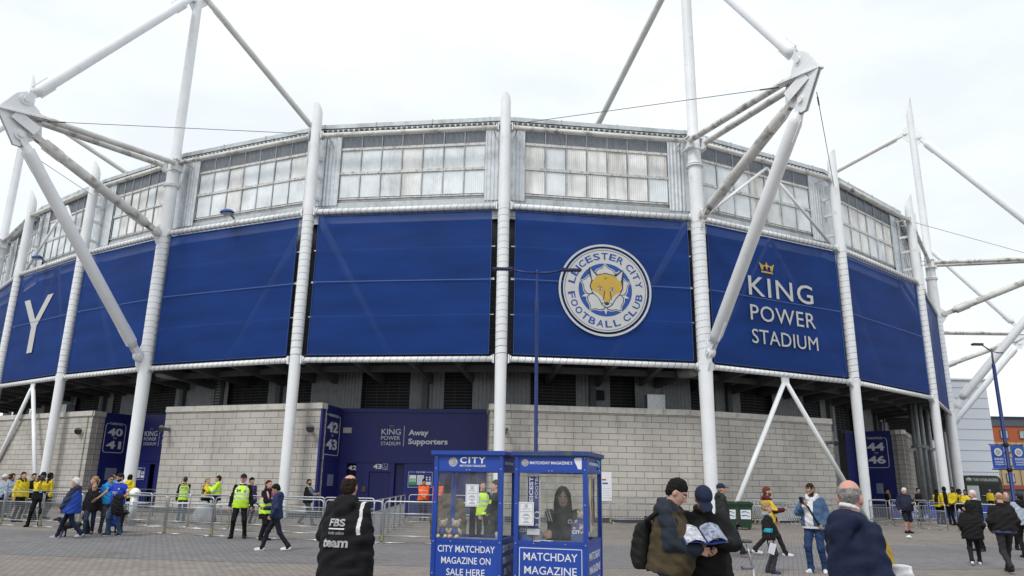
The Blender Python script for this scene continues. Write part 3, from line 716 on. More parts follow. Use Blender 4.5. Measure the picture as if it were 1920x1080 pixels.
m.build('gate_number', PRINT, E1)
welcome_board(F, t, rz, 3.48, 4.76, 1.36, 2.2, E1, .125)
m = MB(); panel_box(m, F, .1, .52, 3.97, 4.24, rz, .1, .1); m.build('light_box', mat('lamp_cover', (.42,.43,.40), .5), E1)
m = MB(); panel_box(m, F, 1.24, 1.44, 1.15, 1.42, rz, .13, .09); m.build('card_reader', mat('reader_grey', (.06,.065,.06), .5), E1)
m = MB(); m.box(F(Ln/2, 5.1, -1.2), (Ln+.4, 2.3, .12), rz); m.build('entrance_roof', GREYDK, E1)
G, t2, L2, rz2 = frame_at((-8.77,34.9), (-8.42,37.7))
m = MB(); m.box(G(L2/2, 2.59, -.05), (L2, .1, 5.18), rz2); m.box(G(L2/2, 2.59, .01), (L2, .04, .05), rz2); m.build('side_panel', NAVY, E1)
turnstile_sign(G, t2, '42', '43', .45, 2.4, 2.85, 4.72, E1, .012)
m = MB(); panel_box(m, G, 1.2, 1.95, 1.42, 1.95, rz2, .012, .02); m.build('notice_plate', mat('notice_grey_blue', (.20,.23,.34), .6), E1)
# left entrance (40 to 41)
E2 = thing('turnstile_entrance', 'deep blue recessed entrance at left, marked turnstiles 40 to 41, partly behind the left mast', 'entrance', (-20, 43, 0), 0, 'blue turnstile entrances')
F, t, Ln, rz = frame_at((-22.0,43.9), (-16.4,41.6))
m = MB(); m.box(F(Ln/2, 3.9, .05), (Ln, .1, 2.6), rz)
u = 0
for a, c, zt in ((1.75,2.15,2.4), (Ln, Ln, 0)):
    panel_box(m, F, u, a, 0, 2.6, rz, 0, .1)
    if c > a: panel_box(m, F, a, c, zt, 2.6, rz, 0, .1)
    u = c
m.box(F(Ln/2, 2.6, .07), (Ln, .15, .06), rz); m.build('back_panel', NAVY, E2)
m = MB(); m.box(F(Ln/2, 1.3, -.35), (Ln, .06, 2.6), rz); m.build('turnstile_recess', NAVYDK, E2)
club_line(F, t, 1.02, E2, .105, 3.45)
welcome_board(F, t, rz, .5, 1.5, 1.5, 2.25, E2, .105)
G, t2, L2, rz2 = frame_at((-22.8,42.1), (-22.0,43.9))
m = MB(); m.box(G(L2/2, 2.59, -.05), (L2, .1, 5.18), rz2); m.build('side_panel', NAVY, E2)
turnstile_sign(G, t2, '40', '41', .12, 1.42, 3.0, 4.6, E2, .012)
m = MB(); panel_box(m, G, .49, 1.19, 1.5, 2.15, rz2, .012, .02); m.build('notice_plate', MATS['notice_grey_blue'], E2)
# right entrance (44 to 46)
E3 = thing('turnstile_entrance', 'deep blue recessed entrance at right, marked turnstiles 44 to 46', 'entrance', (21, 46.5, 0), 0, 'blue turnstile entrances')
F, t, Ln, rz = frame_at((17.0,45.2), (22.3,47.5))
m = MB(); m.box(F(Ln/2, 2.59, -.05), (Ln, .1, 5.18), rz); m.box(F(Ln/2, 5.1, .03), (Ln, .1, .16), rz); m.build('back_panel', NAVY, E3)
m = MB(); m.text('Away', F(2.0, 4.0, .01), t, UP, 1.0, .36, 0, .006, .03); m.text('Supporters', F(2.0, 3.58, .01), t, UP, 1.98, .36, 0, .006, .03); m.build('lettering', PRINT, E3)
G, t2, L2, rz2 = frame_at((22.3,47.5), (23.6,46.3))
m = MB(); m.box(G(L2/2, 2.59, -.05), (L2, .1, 5.18), rz2); m.build('side_panel', NAVY, E3)
turnstile_sign(G, t2, '44', '46', .1, 1.48, 2.95, 4.75, E3, .012)
m = MB(); panel_box(m, G, .6, 1.0, 1.4, 2.0, rz2, .012, .02); m.build('notice_plate', MATS['notice_grey_blue'], E3)

# ---------------------------------------------------------------- things hung on the walls
def horn(loc, rz, label):
    t = thing('horn_loudspeaker', label, 'loudspeaker', loc, rz, 'horn loudspeakers on the block walls')
    m = MB()
    m.tube([(0,-.25,0), (0,-.42,0), (0,-.56,-.01)], [.07,.10,.19], 18); m.tube([(0,-.10,0), (0,-.27,0)], .085, 14); hb = m.build('horn', mat('horn_grey', (.13,.14,.15), .5), t, False)
    m = MB(); m.tube([(0,-.565,-.01), (0,-.50,-.01), (0,-.54,-.01)], [.185,.05,.03], 14); m.build('horn_mouth', DARK, t, False).parent = hb
    m = MB(); m.box((0,-.015,0), (.14,.03,.2)); m.bar((0,-.03,-.06), (0,-.2,-.06), .04, .03); m.build('bracket', GREYMET, t, False)
    return t
horn((-17.35,38.26,4.06), R_(-20), 'grey horn loudspeaker on the left end of the wall by turnstiles 40 to 41')
horn((-9.3,35.1,3.98), R_(10), 'grey horn loudspeaker on the wall beside the 42 to 43 sign, near the column')
horn((-24.1,41.9,4.09), R_(30), 'grey horn loudspeaker on the far left block wall')
horn((16.5,39.03,3.96), R_(30), 'grey horn loudspeaker on the right end of the long wall, by the A-frame leg')
def camera_box(loc, rz, label):
    t = thing('security_camera', label, 'camera', loc, rz, 'security cameras on the block walls')
    m = MB(); m.box((0,-.32,.0), (.14,.42,.14)); m.box((0,-.3,.09), (.18,.5,.02)); m.build('housing', mat('camera_shell', (.35,.36,.36), .5), t, False)
    m = MB(); m.tube([(0,-.53,0), (0,-.545,0)], .05, 12); m.build('lens', BLACKRUB, t, False)
    m = MB(); m.box((0,-.01,-.05), (.12,.02,.2)); m.bar((0,-.02,-.08), (0,-.25,-.08), .05, .05); m.build('bracket', GREYMET, t, False)
camera_box((24.7,46.8,4.05), R_(57), 'boxy security camera on the far right block wall')
camera_box((-.2,34.3,4.0), R_(8), 'small security camera on the long wall just right of the central column')
# blue floodlights on the upper pipe
def flood(b, u, z, label):
    t = thing('floodlight', label, 'floodlight', b.P(u, .15, z), math.atan2(b.t.y, b.t.x), 'blue floodlights on the upper pipe')
    m = MB(); g = 14
    m.lathe([(.02,-.02), (.42,-.06), (.5,.0), (.46,.08), (.3,.17), (.03,.2)], n=20)
    for k in range(len(m.v)): x, y, z_ = m.v[k]; m.v[k] = (x*.8, y*.6-.55, z_*.85+.05)
    lb_ = m.build('lamp_body', mat('lamp_blue', (.02,.09,.30), .4, bump=.3, bs=6), t, False)
    m = MB(); m.lathe([(.02,-.07), (.38,-.075), (.38,-.05), (.02,-.05)], n=20)
    for k in range(len(m.v)): x, y, z_ = m.v[k]; m.v[k] = (x*.8, y*.6-.55, z_*.85+.05)
    m.build('lens', mat('lamp_lens', (.5,.52,.55), .2), t, False).parent = lb_
    m = MB(); m.bar((.0,.0,-.1), (.0,-.3,.05), .08, .08); m.build('bracket', GREYMET, t, False)
flood(BAYS[4], 4.95, 14.75, 'blue floodlight on the pipe above the banner right of the left mast')
flood(BAYS[2], 4.2, 14.72, 'blue floodlight on the pipe above the letter banner')
# notice on the long wall
W, t, _, rz = frame_at((-.9,34.2), (8.6,35.6))
n = thing('wall_notice', 'white poster on the long block wall just right of the kiosk', 'poster', W(5.45, 1.6, .03), 0)
m = MB(); panel_box(m, W, 5.2, 5.68, .95, 2.24, rz, .005, .02); m.build('sheet', PAPER, n)
m = MB(); m.prism([(5.22,1.82), (5.42,1.9), (5.42,2.0), (5.3,1.93)], (-.9,34.2,0), t, UP, .001, 0)
m.v = []; m.f = []; m.m = []; m.uv = []; m.sm = []
panel_box(m, W, 5.22, 5.42, 1.86, 1.93, rz, .027, .003, 0); panel_box(m, W, 5.24, 5.5, 1.70, 1.77, rz, .027, .003, 1)
for k in range(5): panel_box(m, W, 5.26, 5.62, 1.5-.1*k, 1.52-.1*k, rz, .027, .003, 2)
m.build('print', [mat('poster_red', (.5,.06,.03), .6), mat('poster_blue', (.02,.10,.32), .6), mat('poster_grey', (.45,.47,.5), .6)], n)
# drain pipes at the right end
m = MB(); b = BAYS[9]
for k, (u, v) in enumerate(((1.0,-1.2), (1.9,-1.5), (2.8,-1.1), (4.3,-1.3), (5.6,-1.0), (6.8,-1.2))):
    m.tube([b.P(u, v, 0), b.P(u, v, 7.2)], .13+.03*(k % 2), 12); m.box(b.P(u, v, 4.3), (.4,.4,.15))
m.build('drain_pipes', GREYMET, ST)
# ---------------------------------------------------------------- buildings behind
def windows(t, F, tt, rz, us, zs, w, h, mats):
    for z in zs:
        for u in us:
            m = MB(); panel_box(m, F, u-w/2, u+w/2, z-h/2, z+h/2, rz, .01, .08); o = m.build('window', mats[0], t)
            m = MB(); panel_box(m, F, u-w/2+.12, u-.03, z-h/2+.12, z+h/2-.12, rz, .085, .02); panel_box(m, F, u+.03, u+w/2-.12, z-h/2+.12, z+h/2-.12, rz, .085, .02)
            p = m.build('pane', mats[1], None); V = t['_loc']
            p.data.transform(Matrix.Translation((-V[0], -V[1], -V[2]))); p.parent = o
t = thing('warehouse_building', 'plain pale grey metal clad building behind the right end of the stadium', 'building', (52, 95, 0))
m = MB(); m.box((46.1, 110, 7.35), (24.2, 40, 14.7)); m.build('wall', mat('pale_cladding', (.52,.56,.62), .55, var=.05, vs=.15), t)
m = MB()
for k in range(11): m.box((46.1, 89.98, 1.3+1.25*k), (24.2, .06, .035))
for k in range(11): m.box((58.22, 110, 1.3+1.25*k), (.06, 40, .035))
m.build('cladding_joint', mat('joint_grey', (.38,.41,.46), .6), t)
m = MB(); m.box((46.1, 110, 14.78), (24.5, 40.3, .2)); m.build('roof', FASCIA, t)
t = thing('hotel_building', 'cream and orange hotel block with grey top floor at the far right edge', 'building', (95, 125, 0))
m = MB(); m.box((97, 130, 4.6), (38.6, 20, 9.2)); m.build('cream_wall', mat('cream_render', (.42,.32,.19), .8, var=.06), t)
m = MB(); m.box((97, 130, 10.45), (38.66, 20.06, 2.5)); m.build('orange_wall', mat('orange_panel', (.36,.085,.03), .6, var=.06), t)
m = MB(); m.box((97, 130, 12.4), (39., 20.4, 1.4)); m.box((97, 130, 13.15), (39.6, 21., .12)); m.build('roof', mat('slate_grey', (.075,.09,.115), .6), t)
m = MB(); m.box((97, 119.9, 1.55), (38.8, .5, .5)); m.build('shop_fascia', mat('fascia_red', (.30,.05,.03), .6), t)
F, tt, _, rz = frame_at((77.7,119.94), (116,119.94))
windows(t, F, tt, rz, [1.6+3.05*k for k in range(12)], [3.6, 6.1, 8.2, 10.4], 1.35, 1.35, [mat('window_frame_dark', (.06,.06,.065), .5), mat('pane_pale', (.30,.36,.38), .15, var=.3, vs=.6)])
m = MB()
for k in range(12): m.tube([F(.2+3.05*k, 0, .1), F(.2+3.05*k, 9.1, .1)], .06, 6)
m.build('downpipe', mat('pipe_brown', (.16,.09,.05), .6), t)
t = thing('low_building', 'low dark shop unit with red sign strip in front of the hotel', 'building', (78, 100, 0))
m = MB(); m.box((78, 104, 1.2), (34, 6, 2.4)); m.build('wall', mat('dark_render', (.10,.10,.11), .8), t)
m = MB(); m.box((78, 100.9, 2.1), (33, .2, .45)); m.build('sign_strip', mat('sign_red', (.28,.05,.04), .6), t)
m = MB(); m.box((86, 100.7, 1.5), (10, .2, .5)); m.build('blue_strip', mat('strip_blue', (.03,.05,.3), .6), t)

# burger van
t = thing('food_van', 'dark green burger van with rounded roof and open serving hatch, parked beyond the stadium', 'van', (46.75, 75, 0))
GV = mat('van_green', (.018,.034,.012), .4, var=.1); GV2 = mat('van_dark_green', (.016,.026,.022), .4)
m = MB(); W_, H_ = 1.85, 2.35
prof = [(-W_, .45), (W_, .45), (W_, H_), (-W_, H_)]
m.prism(prof, (46.75, 76.9, 0), (1,0,0), (0,0,1), 1.95); m.build('body', GV, t)
P = [(-W_, H_)]+[(W_, H_)]+[(W_-.55+.55*math.cos(R_(k*15)), H_+.75*math.sin(R_(k*15))) for k in range(1, 7)]+[(-W_+.55-.55*math.cos(R_(k*15)), H_+.75*math.sin(R_(k*15))) for k in range(6, 0, -1)]
m = MB(); m.prism(P, (46.75, 76.95, 0), (1,0,0), (0,0,1), 2.05); vr_ = m.build('roof', GV2, t)
m = MB(); m.text('THE RYEBURGERS', (45.75, 74.89, 2.55), (1,0,0), UP, 2.5, .27, 0, .01, .02); m.lathe([(.0,0), (.25,0), (.25,.01)], (0,0,0), 12)
for k in range(len(m.v)-36, len(m.v)): x, y, z = m.v[k]; m.v[k] = (45.35+x*1.2, 74.89-z, 2.68+y*.75)
m.build('lettering', mat('van_print', (.35,.37,.36), .6), t).parent = vr_
m = MB(); m.box((47.35, 74.93, 1.75), (1.9, .05, 1.0)); m.build('serving_hatch', DARK, t)
m = MB(); m.box((45.65, 74.9, 1.35), (1.15, .06, 1.5)); m.build('side_flap', mat('flap_grey', (.40,.42,.44), .5), t)
m = MB(); m.box((47.35, 74.7, 1.2), (2.0, .4, .05)); m.build('counter', GALV, t)
for x in (45.6, 47.9):
    for y in (75.1, 76.7):
        m = MB(); m.tube([(x, y-.12, .34), (x, y+.12, .34)], .34, 18); m.build('wheel', BLACKRUB, t)

# ---------------------------------------------------------------- lamp posts
POLEBLUE = mat('pole_blue', (.009,.024,.13), .45)
t = thing('street_lamp', 'slim blue lamp post with two flat lamp arms, rising behind the right kiosk', 'street lamp', (.63, 18, 0))
m = MB(); m.lathe([(.08,0), (.08,.12), (.05,.15), (.042,5.7), (.046,5.75), (.044,6.2), (.028,6.25), (.026,6.9), (.02,6.95)], (.63,18,0), 14); m.build('pole', POLEBLUE, t)
for s in (-1, 1):
    m = MB(); m.tube([(.63,18,6.86), (.63+s*.3,18,6.87), (.63+s*.62,18,6.93)], .028, 8); m.build('arm', POLEBLUE, t)
    m = MB(); m.box((.63+s*.88,18,6.955), (.5,.16,.045)); m.box((.63+s*.68,18,6.96), (.14,.12,.08)); o = m.build('lamp_head', mat('lamp_navy', (.012,.02,.09), .45), t)
    m = MB()
    for k in range(8): m.box((.63+s*(.72+.05*k),18,6.925), (.02,.15,.02))
    m.build('lamp_fins', DARK, t).parent = o
t = thing('street_lamp', 'blue lamp post carrying two club flags at the right edge', 'street lamp', (29.1, 44, 0))
m = MB(); m.lathe([(.16,0), (.16,1.2), (.11,1.25), (.10,9.0), (.07,9.1)], (29.1,44,0), 14); m.build('pole', POLEBLUE, t)
m = MB(); m.tube([(29.1,44,9.0), (29.12,44,10.0)], .055, 10); m.tube([(29.1,44,9.85), (28.6,44,10.2)], .04, 8); m.tube([(29.1,44,9.85), (29.5,44,9.75)], .03, 8); m.build('bracket', GREYDK, t)
m = MB(); m.box((28.3,44,10.25), (.6,.28,.12)); m.box((29.6,44,9.75), (.35,.12,.05)); m.build('lamp_head', mat('lamp_black', (.03,.03,.032), .5), t)
m = MB()
for z in (4.28, 2.88): m.tube([(28.1,44,z), (30.1,44,z)], .03, 8); m.lathe([(.10,-.1), (.15,-.1), (.15,.1), (.10,.1)], (29.1,44,z), 12)
m.build('flag_rail', DARK, t)
FLAG = mat('flag_blue', (.02,.075,.36), .7)
for k, (s, w) in enumerate(((-1,'left'), (1,'right'))):
    x0 = 28.15 if s < 0 else 29.35
    f = thing('lamp_post_flag', 'blue club flag on the %s side of the lamp post at the right edge' % w, 'flag', (x0, 44, 0), 0, 'blue flags on the lamp post')
    m = MB(); m.sheet([[(x0+.78*j/8, 43.97+.02*math.sin(j), z) for j in range(9)] for z in (2.92, 4.24)]); m.build('cloth', FLAG, f)
    m = MB(); crest(m, .23, (x0+.39, 43.93, 3.86), (1,0,0), UP, .003, False); m.build('crest', BM, f)
    m = MB(); m.text('KING', (x0+.14, 43.93, 3.40), (1,0,0), UP, .5, .13, 0, .003, .01); m.text('POWER', (x0+.14, 43.93, 3.24), (1,0,0), UP, .5, .10, 0, .003, .01); m.text('STADIUM', (x0+.14, 43.93, 3.12), (1,0,0), UP, .5, .08, 0, .003, .01); m.build('lettering', PRINT, f)

# ---------------------------------------------------------------- crowd barriers
BAR_L = 1.86
def make_barrier(label, group, mesh=True, L=BAR_L, dark=False, tall=1.13):
    t = thing('crowd_barrier', label, 'barrier', (0,0,0), 0, group); mt = mat('dark_steel', (.10,.105,.11), .45, metal=.5) if dark else GALV
    m = MB(); r = .1; P = []
    for cx, cz, a0 in ((L-r-.03, tall-r, 0), (.03+r, tall-r, 90)):
        for k in range(5): a = R_(a0+22.5*k); P.append((cx+r*math.cos(a), 0, cz+r*math.sin(a)))
    P = [(L-.03, 0, .02)]+P+[(.03, 0, .02)]
    m.tube(P, .021, 8)
    m.tube([(.03,0,.8 if mesh else .86), (L-.03,0,.8 if mesh else .86)], .018, 7); m.tube([(.03,0,.2), (L-.03,0,.2)], .018, 7)
    m.build('frame', mt, t, False)
    m = MB()
    if mesh:
        for k in range(1, 34): m.tube([(.03+(L-.06)*k/34, 0, .2), (.03+(L-.06)*k/34, 0, .8)], .0032, 4, caps=False)
        for k in range(1, 9): m.tube([(.03, .004, .2+.0667*k), (L-.03, .004, .2+.0667*k)], .0032, 4, caps=False)
    else:
        for k in range(1, 15): m.tube([(.03+(L-.06)*k/15, 0, .2), (.03+(L-.06)*k/15, 0, .86)], .009, 5, caps=False)
    m.build('mesh_infill' if mesh else 'bars', mt, t, False)
    for x in (.04, L-.04):
        m = MB(); m.tube([(x, -.02, .02), (x+(.25 if x < 1 else -.25), 0, .02), (x+(.62 if x < 1 else -.62), .02, .02)], .02, 7); m.bar((x, -.28, .015), (x, .28, .015), .05, .02); m.build('foot', mt, t, False)
    m = MB(); m.box((.0,0,.14), (.05,.05,.16)); m.build('coupler', mat('coupler_yellow', (.28,.24,.06), .6), t, False)
    return t
def chain(pts, n, proto, lab, group=None, first=[True]):
    P = [Vector(p) for p in pts]; seg = [(P[k+1]-P[k]).length for k in range(len(P)-1)]; T = sum(seg); step = T/n; out = []
    def at(s):
        for k, l in enumerate(seg):
            if s <= l+1e-6: return P[k].lerp(P[k+1], min(1, s/l))
            s -= l
        return P[-1]
    for k in range(n):
        a, b = at(step*k), at(step*(k+1)); d = b-a
        o = dup(proto, (a.x, a.y, 0), math.atan2(d.y, d.x), lab if isinstance(lab, str) else lab[min(k, len(lab)-1)], group); out.append(o)
    return out
GA = 'front row of silver barriers on the left'
pb = make_barrier('silver mesh barrier in the front row at the far left', GA); pb.location = (-24.6, 29.6, 0); pb.rotation_euler = (0,0,R_(-21))
FL_ = [(-22.8,28.9), (-17.5,26.8), (-15.1,25.9), (-11.8,24.5), (-8.5,23.15), (-5.4,22.3), (-3.8,21.8), (.2,21.55)]
labs = ['silver mesh barrier in the front row at the far left']*3+['silver mesh barrier in the front row behind the yellow jacket steward']*1+['silver mesh barrier in the front row behind the blue coat walker']+['silver mesh barrier in the front row behind the man in the blue shirt']+['silver mesh barrier in the front row left of steward 24', 'second silver mesh barrier left of steward 24', 'silver mesh barrier in the front row behind steward 24', 'silver mesh barrier behind the walking boy', 'silver mesh barrier half hidden by the man in the long black coat', 'silver mesh barrier between the man in the black coat and the left kiosk', 'silver mesh barrier seen through the left kiosk window']
chain(FL_, 13, pb, labs, GA)
GB = 'second row of silver barriers on the left'
chain([(-23.,31.6), (-12.5,27.6), (-9.,26.2), (-4.4,25.0)], 11, pb, 'silver mesh barrier in the second row, behind the front row on the left', GB)
GC = 'line of silver barriers running back to the blue entrance'
chain([(-3.9,22.3), (-4.35,32.3)], 5, pb, 'silver mesh barrier in the line running back to the away supporters entrance', GC)
chain([(-4.3,32.9), (-.7,33.2)], 2, pb, 'silver mesh barrier in front of the stewards in orange', 'silver barriers in front of the orange stewards')
chain([(-.4,22.4), (-1.2,32.6)], 5, pb, 'silver mesh barrier behind the kiosks on the right side of the entrance lane', 'right side of the entrance lane')
GD = 'silver barriers on the right'
chain([(18.15,38.6), (18.67,32.6)], 3, pb, ['silver mesh barrier receding toward turnstiles 44 to 46, farthest of its line', 'silver mesh barrier left of the man in shorts', 'silver mesh barrier behind the man in shorts'], GD)
chain([(18.85,32.4), (20.3,31.2), (23.6,29.6)], 3, pb, ['silver mesh barrier behind the hooded person in black', 'silver mesh barrier behind the man in the leather jacket', 'silver mesh barrier at the right edge'], GD)
pv = make_barrier('dark vertical bar barrier before turnstiles 40 to 41', 'dark vertical bar barriers', False, 2.2, True, 1.15); pv.location = (-26.6,37.6,0); pv.rotation_euler = (0,0,R_(-18))
chain([(-24.4,36.9), (-18.,34.9), (-15.8,34.4)], 4, pv, 'dark vertical bar barrier in the row before turnstiles 40 to 41', 'dark vertical bar barriers')
pw = make_barrier('silver vertical bar barrier before turnstiles 44 to 46', 'silver vertical bar barriers', False, 2.2); pw.location = (17.6,39.9,0); pw.rotation_euler = (0,0,R_(5))
chain([(19.9,40.1), (24.4,40.6)], 2, pw, 'silver vertical bar barrier in the row before turnstiles 44 to 46', 'silver vertical bar barriers')
# spare barriers leaning against the long wall
def lean(x, y, rz, tilt, label, src=pw):
    o = dup(src, (x, y, 0), rz, label, 'spare barriers leaning on the long wall'); o.rotation_euler = (tilt, 0, rz)
lean(4.55, 34.35, R_(8), R_(-12), 'spare barrier frame leaning on the wall right of the kiosk', pw)
for k in range(5): lean(11.3+.22*k, 35.9-.10*k+.1*k, R_(23), R_(-14-4*k), 'spare silver barrier in the stack leaning behind the boy')
lean(14.3, 37.35, R_(23), R_(-13), 'spare silver barrier leaning on the wall behind the man in denim')

# ---------------------------------------------------------------- advertising boards on the right
def board(a, b, label, letters):
    F, t_, L_, rz_ = frame_at(a, b)
    t = thing('advert_board', label, 'board', F(L_/2, 0), 0, 'blue advertising boards on the right')
    m = MB(); m.box(F(L_/2, .5), (L_, .06, .9), rz_); m.build('panel', mat('board_royal', (.022,.05,.27), .5), t)
    for u in (.2, L_-.2): m = MB(); m.bar(F(u, .03, .03), F(u, .03, -.4), .05, .05); m.build('foot', BLACKRUB, t)
    m = MB()
    for q in letters:
        for k, (h0, h1) in enumerate(((.14,.22), (.22,.34), (.34,.5))):
            x = q+.02+.24*k; m.prism([(x, .46), (x+.2, .46), (x-.02, .46+h1), (x-.2*.75, .46+h0+.02)], F(.0, 0, .04), t_, UP, .004)
        m.text('adidas', F(q-.25, .15, .04), t_, UP, 1.2, .24, 0, .004, .02)
    m.build('print', mat('board_print', (.45,.50,.62), .6), t)
board((21.6,43.4), (26.6,42.2), 'blue advertising board left of the stewards in yellow, behind the barriers', (1.0, 3.5))
board((25.2,39.6), (29.0,37.6), 'blue advertising board behind the person in the leather jacket', (.8, 2.7))

# ---------------------------------------------------------------- bins, tables, bollard, bag, litter
def wheelie(loc, rz, label):
    t = thing('wheelie_bin', label, 'bin', loc, rz, 'green wheelie bins by the long wall'); GB_ = mat('bin_green', (.012,.045,.022), .45, var=.1)
    m = MB(); v = []
    for z, w, d in ((.08,.42,.5), (.95,.54,.66)): v += [(-w/2,-d/2,z), (w/2,-d/2,z), (w/2,d/2,z), (-w/2,d/2,z)]
    m.add(v, [(3,2,1,0), (4,5,6,7), (0,1,5,4), (1,2,6,5), (2,3,7,6), (3,0,4,7)]); m.box((0,0,.965), (.6,.72,.05)); wb_ = m.build('body', GB_, t, False)
    m = MB(); m.box((0,-.02,1.03), (.58,.74,.07)); m.box((0,-.02,1.08), (.46,.6,.04)); m.box((0,.38,1.02), (.5,.05,.05)); m.build('lid', GB_, t, False)
    for s in (-1, 1): m = MB(); m.tube([(s*.22,.3,.1), (s*.27,.3,.1)], .1, 14); m.build('wheel', BLACKRUB, t, False)
    m = MB(); a = math.atan2(.08, .87)
    m.add([(-.2,-.295,.42), (.2,-.295,.42), (.21,-.322,.78), (-.21,-.322,.78)], [(0,1,2,3)])
    o = m.build('sticker', PAPER, t, False); o.parent = wb_
    m = MB()
    for z0 in (.52, .66): m.add([(-.16+.08*k, -.305-.05*(z0-.42)-.006, z0+.035*math.sin(k*.9)) for k in range(5)]+[(-.16+.08*k, -.306-.05*(z0-.42)-.006, z0+.035+.035*math.sin(k*.9+.4)) for k in range(5)], [(k, k+1, 6+k, 5+k) for k in range(4)])
    m.build('sticker_print', mat('sticker_blue', (.05,.10,.35), .6), t, False).parent = wb_
wheelie((8.95,31.35,0), R_(4), 'left one of two dark green wheelie bins, beside the cap wearer'); wheelie((9.62,31.4,0), R_(-4), 'right one of two dark green wheelie bins, beside the man in yellow')
def table(loc, rz, label):
    t = thing('folding_table', label, 'table', loc, rz, 'white folding tables behind the barriers')
    m = MB(); m.box((0,0,.735), (1.5,.75,.045)); m.build('table_top', mat('table_white', (.62,.64,.66), .5), t, False)
    for s in (-1, 1):
        m = MB(); m.tube([(s*.5,-.3,0), (s*.62,-.3,.71)], .016, 7); m.tube([(s*.5,.3,0), (s*.62,.3,.71)], .016, 7); m.tube([(s*.5,-.3,.01), (s*.5,.3,.01)], .016, 7); m.tube([(s*.55,0,.35), (s*.2,0,.71)], .012, 6); m.build('leg', GREYMET, t, False)
table((-14.6,29.3,0), R_(-20), 'white folding table beside the bollard, behind the barriers'); table((-12.2,29.6,0), R_(-15), 'white folding table left of the steward with his back turned'); table((-10.2,29.2,0), R_(-18), 'white folding table near the embracing pair of stewards')
t = thing('bollard', 'pale bollard with a round white cap between the barriers', 'bollard', (-13.75,28.2,0))
m = MB(); m.lathe([(.14,0), (.14,1.05)], (-13.75,28.2,0), 16); m.build('post', FASCIA, t)
m = MB(); m.lathe([(.19,1.05), (.2,1.1), (.17,1.2), (.1,1.27), (.02,1.3)], (-13.75,28.2,0), 16); m.build('cap', WHITE, t)
def blob(m, c, r, mi=0, n=10, M=None):
    vs = []
    for i in range(1, n):
        a = math.pi*i/n
        for k in range(n*2): b = math.pi*k/n; vs.append(Vector((math.sin(a)*math.cos(b)*r[0], math.sin(a)*math.sin(b)*r[1], math.cos(a)*r[2])))
    vs += [Vector((0,0,r[2])), Vector((0,0,-r[2]))]; w = n*2
    fs = [(i*w+k, (i+1)*w+k, (i+1)*w+(k+1) % w, i*w+(k+1) % w) for i in range(n-2) for k in range(w)]
    fs += [(len(vs)-2, k, (k+1) % w) for k in range(w)]+[(len(vs)-1, (n-2)*w+(k+1) % w, (n-2)*w+k) for k in range(w)]
    m.add([(M @ v if M else v)+Vector(c) for v in vs], fs, mi, smooth=True)
t = thing('plastic_bag', 'clear plastic refuse bag on the ground behind the barriers', 'bag', (-11.4,28.8,0))
m = MB(); blob(m, (-11.4,28.8,.36), (.34,.28,.36), n=12)
for k, v in enumerate(m.v): q = 1+.13*math.sin(k*7.3)+.08*math.sin(k*3.1); m.v[k] = (-11.4+(v[0]+11.4)*q, 28.8+(v[1]-28.8)*q, max(.0, v[2]*(1 if v[2] < .5 else 1.15)))
m.tube([(-11.4,28.8,.68), (-11.38,28.8,.85)], [.05,.11], 8); m.build('bag', mesh_mat('clear_film', (.55,.57,.60), .45), t)
o = MB(); blob(o, (14.21,27.4,.05), (.10,.07,.05), n=6)
for k, v in enumerate(o.v): q = 1+.25*math.sin(k*5.7); o.v[k] = (14.21+(v[0]-14.21)*q, 27.4+(v[1]-27.4)*q, max(.006, v[2]*q))
tag(o.build('paper_litter', PAPER), 'crumpled white paper litter on the paving before the man in shorts', 'litter')

